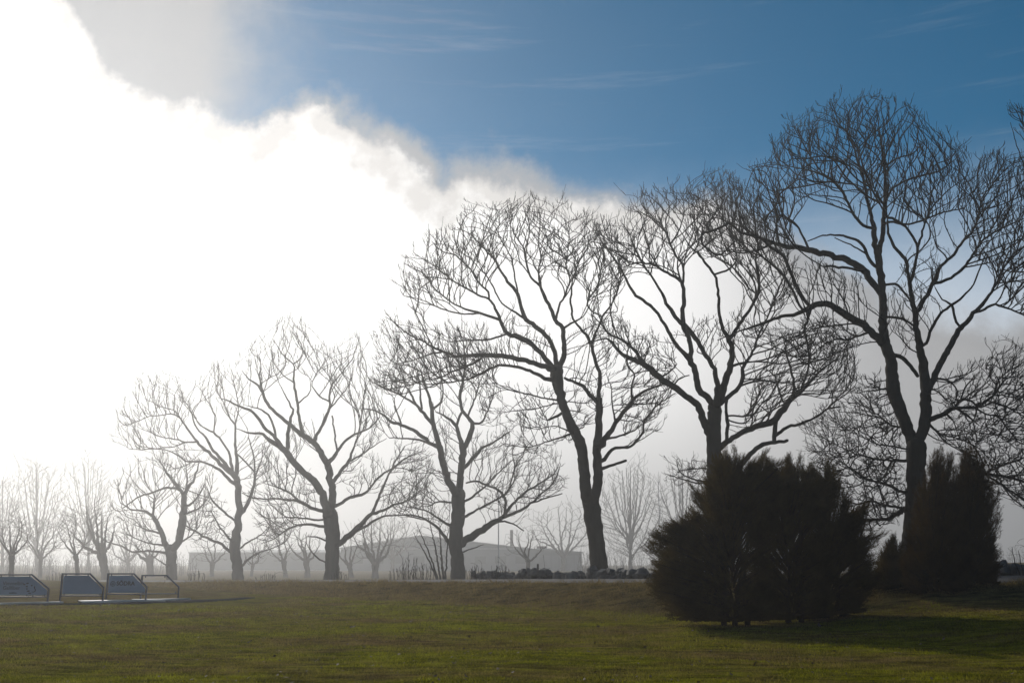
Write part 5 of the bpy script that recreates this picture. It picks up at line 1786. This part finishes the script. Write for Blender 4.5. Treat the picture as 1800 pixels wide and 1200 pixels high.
# ------------------------------------------------------------------ hall, shed and poles in the fog
def hall(label):
    Y = 360.0
    g = at(760, 1012, Y)[2] - 0.5
    X = lambda px: at(px, 1000, Y)[0]
    Zp = lambda py: at(760, py, Y)[2]
    c = (X(760), Y, g)
    root = tag(empty('hall', c), label, 'building')
    rel = lambda x, z: (x - c[0], z - c[2])
    D = 28.0
    xl, xr, xa = X(596), X(962), X(738)
    ze_l, ze_r, za = Zp(964), Zp(968), Zp(941)
    wallm = MB().prism([rel(xl + .4, g - 1), rel(xr - .4, g - 1), rel(xr - .4, ze_r - .15), rel(xa, za - .45), rel(xl + .4, ze_l - .15)], 0, D)
    wall = wallm.build('wall', MAT['wall'], root, (0, 0, 0))
    th = 0.28
    MB().prism([rel(xl - .3, ze_l - .05), rel(xl - .3, ze_l + th), rel(xa, za + th * .6), rel(xa, za - .12)], -0.5, D + .5).build('roof', MAT['roof'], root, (0, 0, 0))
    r2 = MB().prism([rel(xa + .003, za - .12), rel(xa + .003, za + th * .6), rel(xr + .3, ze_r + th), rel(xr + .3, ze_r - .05)], -0.5, D + .5).build('roof', MAT['roof'], root, (0, 0, 0))
    a, b = rel(X(600), Zp(964.5)), rel(X(958), Zp(963.0))
    MB().box((a[0], -0.14, a[1]), (b[0], -0.004, a[1] + 0.22)).build('cornice', MAT['trim'], wall, (0, 0, 0))
    for i in range(9):
        px = 618 + i * 36
        p0, p1_ = rel(X(px), Zp(990)), rel(X(px + 20), Zp(977))
        f = MB().box((p0[0] - .12, -0.09, p0[1] - .12), (p1_[0] + .12, -0.004, p1_[1] + .12)).build('window', MAT['wallpale'], wall, (0, 0, 0))
        MB().box((p0[0], -0.115, p0[1]), (p1_[0], -0.095, p1_[1])).build('pane', MAT['glass'], f, (0, 0, 0))
    # chimney, its ladder frame and a vent box on the right slope
    p0, p1_ = rel(X(896.5), Zp(968)), rel(X(902), Zp(931))
    ch = MB().box((p0[0], 2, p0[1]), (p1_[0], 2.55, p1_[1])).build('chimney', MAT['brick'], r2, (0, 0, 0))
    MB().box((p0[0] - .06, 1.94, p1_[1] + .004), (p1_[0] + .06, 2.61, p1_[1] + .12)).build('chimney_cap', MAT['roof'], root, (0, 0, 0))
    p0, p1_ = rel(X(944), Zp(970)), rel(X(962), Zp(959))
    MB().box((p0[0], 3, p0[1]), (p1_[0], 5, p1_[1])).build('vent_box', MAT['brick'], r2, (0, 0, 0))
    q0, q1, q2 = rel(X(884), Zp(966)), rel(X(889), Zp(938)), rel(X(896), Zp(938))
    MB().prism([(q0[0], q0[1]), (q0[0] + .09, q0[1]), (q1[0] + .09, q1[1]), (q1[0], q1[1])], 2.2, 2.3).prism([(q1[0] + .095, q1[1] - .09), (q2[0], q2[1] - .09), (q2[0], q2[1]), (q1[0] + .095, q1[1])], 2.2, 2.3).build('ladder', MAT['steel'], root, (0, 0, 0))
    # lower wing at the right with upright panels
    w0, w1 = X(955), X(1022)
    MB().prism([rel(w0, g - 1), rel(w1, g - 1), rel(w1, Zp(972.5)), rel(w0, Zp(966))], -3.0, 9.0).build('wing_wall', MAT['wall'], root, (0, 0, 0))
    MB().prism([rel(w0 - .2, Zp(966) + .01), rel(w0 - .2, Zp(963)), rel(w1 + .3, Zp(969.5)), rel(w1 + .3, Zp(972.5) + .01)], -3.4, 9.3).build('wing_roof', MAT['roof'], root, (0, 0, 0))
    for k in range(5):
        e0 = w0 + (w1 - w0) * (k + 0.06) / 5
        e1 = w0 + (w1 - w0) * (k + 0.94) / 5
        MB().box((rel(e0, 0)[0], -3.09, rel(0, Zp(1004))[1]), (rel(e1, 0)[0], -3.004, rel(0, Zp(975.5))[1])).build('panel', MAT['wallpale'], root, (0, 0, 0))
    return root


hall('long grey hall with a shallow gable roof and chimney in the fog')


def shed(label):
    Y = 370.0
    g = at(450, 1012, Y)[2] - 0.5
    X = lambda px: at(px, 1000, Y)[0]
    Zp = lambda py: at(450, py, Y)[2]
    c = (X(450), Y, g)
    root = tag(empty('shed', c), label, 'building')
    rel = lambda x, z: (x - c[0], z - c[2])
    x0, x1 = X(331), X(598)
    zt = Zp(970)
    wall = MB().box((x0 - c[0], 0, -1.5), (x1 - c[0], 14, zt - g - .25)).build('wall', MAT['wall'], root, (0, 0, 0))
    zr, ze = zt - g, zt - g - .245
    ro = MB().prism([(-.5, ze), (-.5, ze + .25), (7, zr + .9), (14.5, ze + .25), (14.5, ze)], x0 - c[0] - .3, x1 - c[0] + .3).build('roof', MAT['roof'], root, (0, 0, 0))
    # the roof outline runs along x: swap the axes of its vertices
    for v in ro.data.vertices:
        v.co = (v.co.y, v.co.x, v.co.z)
    ro.data.flip_normals()
    zb_ = Zp(1002) - g
    MB().box((x0 - c[0], -0.12, zb_ - .12), (x1 - c[0], -0.004, zb_ + .12)).build('plinth', MAT['trim'], root, (0, 0, 0))
    n_p = 14
    for k in range(n_p):
        a = x0 + (x1 - x0) * (k + .04) / n_p - c[0]
        b = x0 + (x1 - x0) * (k + .96) / n_p - c[0]
        MB().box((a, -0.07, zb_ + .35), (b, -0.004, ze - .2)).build('panel', MAT['wall'], wall, (0, 0, 0))
    return root


shed('long low flat grey shed in the fog behind the left trees')


def pole(label, px, top, Y, base_py, r=0.05):
    b = at(px, base_py, Y)
    zg = tz(b[0], Y)
    root = tag(empty('flagpole', (b[0], Y, zg)), label, 'flagpole')
    H = at(px, top, Y)[2] - zg
    sk = Skeleton(7)
    i = sk.add((b[0], Y, zg - .2), -1, r * 1.2, 0, (0, 0), False)
    for k in range(1, 7):
        i = sk.add((b[0], Y, zg + H * k / 6), i, r * (1.2 - 0.55 * k / 6), 0, (0, 0), False)
    sk.r = np.array(sk.rad)
    obj('mast', np_mesh('mast', *sk.meshes(True, np.arange(7), 10), MAT['trim'], True), root)
    s2_ = Skeleton(8)
    i = s2_.add((b[0], Y, zg + H), -1, r * .4, 0, (0, 0), False)
    for dz_, rr in ((.03, 1.5), (.09, 2.0), (.15, 1.4), (.19, .3)):
        i = s2_.add((b[0], Y, zg + H + dz_), i, r * rr, 0, (0, 0), False)
    s2_.r = np.array(s2_.rad)
    obj('finial', np_mesh('finial', *s2_.meshes(True, np.arange(5), 10), MAT['trim'], True), root)
    return root


pole('pale flagpole standing in front of the grey hall', 876, 860, 180, 1008, 0.10)
pole('thin flagpole in the fog just left of the juniper', 1162, 848, 150, 1008, 0.06)

# ------------------------------------------------------------------ leaves and clods scattered on the lawn
lr = np.random.default_rng(77)
nl_ = 520
ly = 12.5 * (38 / 12.5) ** lr.random(nl_)
lx = (lr.random(nl_) - 0.5) * (1.05 * ly + 2)
lz = terrain(lx, ly)
LV = []
for x_, y_, z_ in zip(lx, ly, lz):
    s_ = (0.018 + 0.03 * lr.random()) * (y_ / 18) ** 0.5
    a_ = lr.random() * 6.28
    tl = lr.normal(size=3) * 0.5
    u_ = Vector((math.cos(a_), math.sin(a_), tl[0] * 0.5)) * s_
    w_ = Vector((-math.sin(a_) * 0.6, math.cos(a_) * 0.6, tl[1] * 0.6)) * s_
    c_ = Vector((x_, y_, z_ + 0.035 + 0.02 * lr.random()))
    LV += [c_ - u_, c_ + w_, c_ + u_ + Vector((0, 0, 0.012)), c_ - w_]
tag(obj('fallen_leaves', np_mesh('fallen_leaves', np.array([tuple(v) for v in LV]), np.arange(4 * nl_).reshape(-1, 4), m_plain('dead leaf', (0.03, 0.02, 0.012), (0.20, 0.15, 0.09), 14.0, 0.8))),
    'small dead leaves scattered over the lawn', 'leaves', kind='stuff')

# ------------------------------------------------------------------ haze
bpy.context.view_layer.update()
top = max((o.matrix_world @ Vector(c)).z for o in bpy.data.objects if o.type == 'MESH' for c in o.bound_box) + 1.5
hz = MB().box((-796, -796, -4.0), (796, 796, top))


def b_haze(nt, nd, o):
    v = nd('ShaderNodeVolumePrincipled')
    v.inputs['Color'].default_value = (0.74, 0.745, 0.75, 1)
    v.inputs['Density'].default_value = HAZE_DENSITY
    v.inputs['Anisotropy'].default_value = HAZE_G
    nt.links.new(v.outputs[0], o.inputs['Volume'])


ho = hz.build('haze', material('fog', b_haze))
tag(ho, 'pale fog filling the whole place', 'fog', kind='stuff')
print('haze top', top)
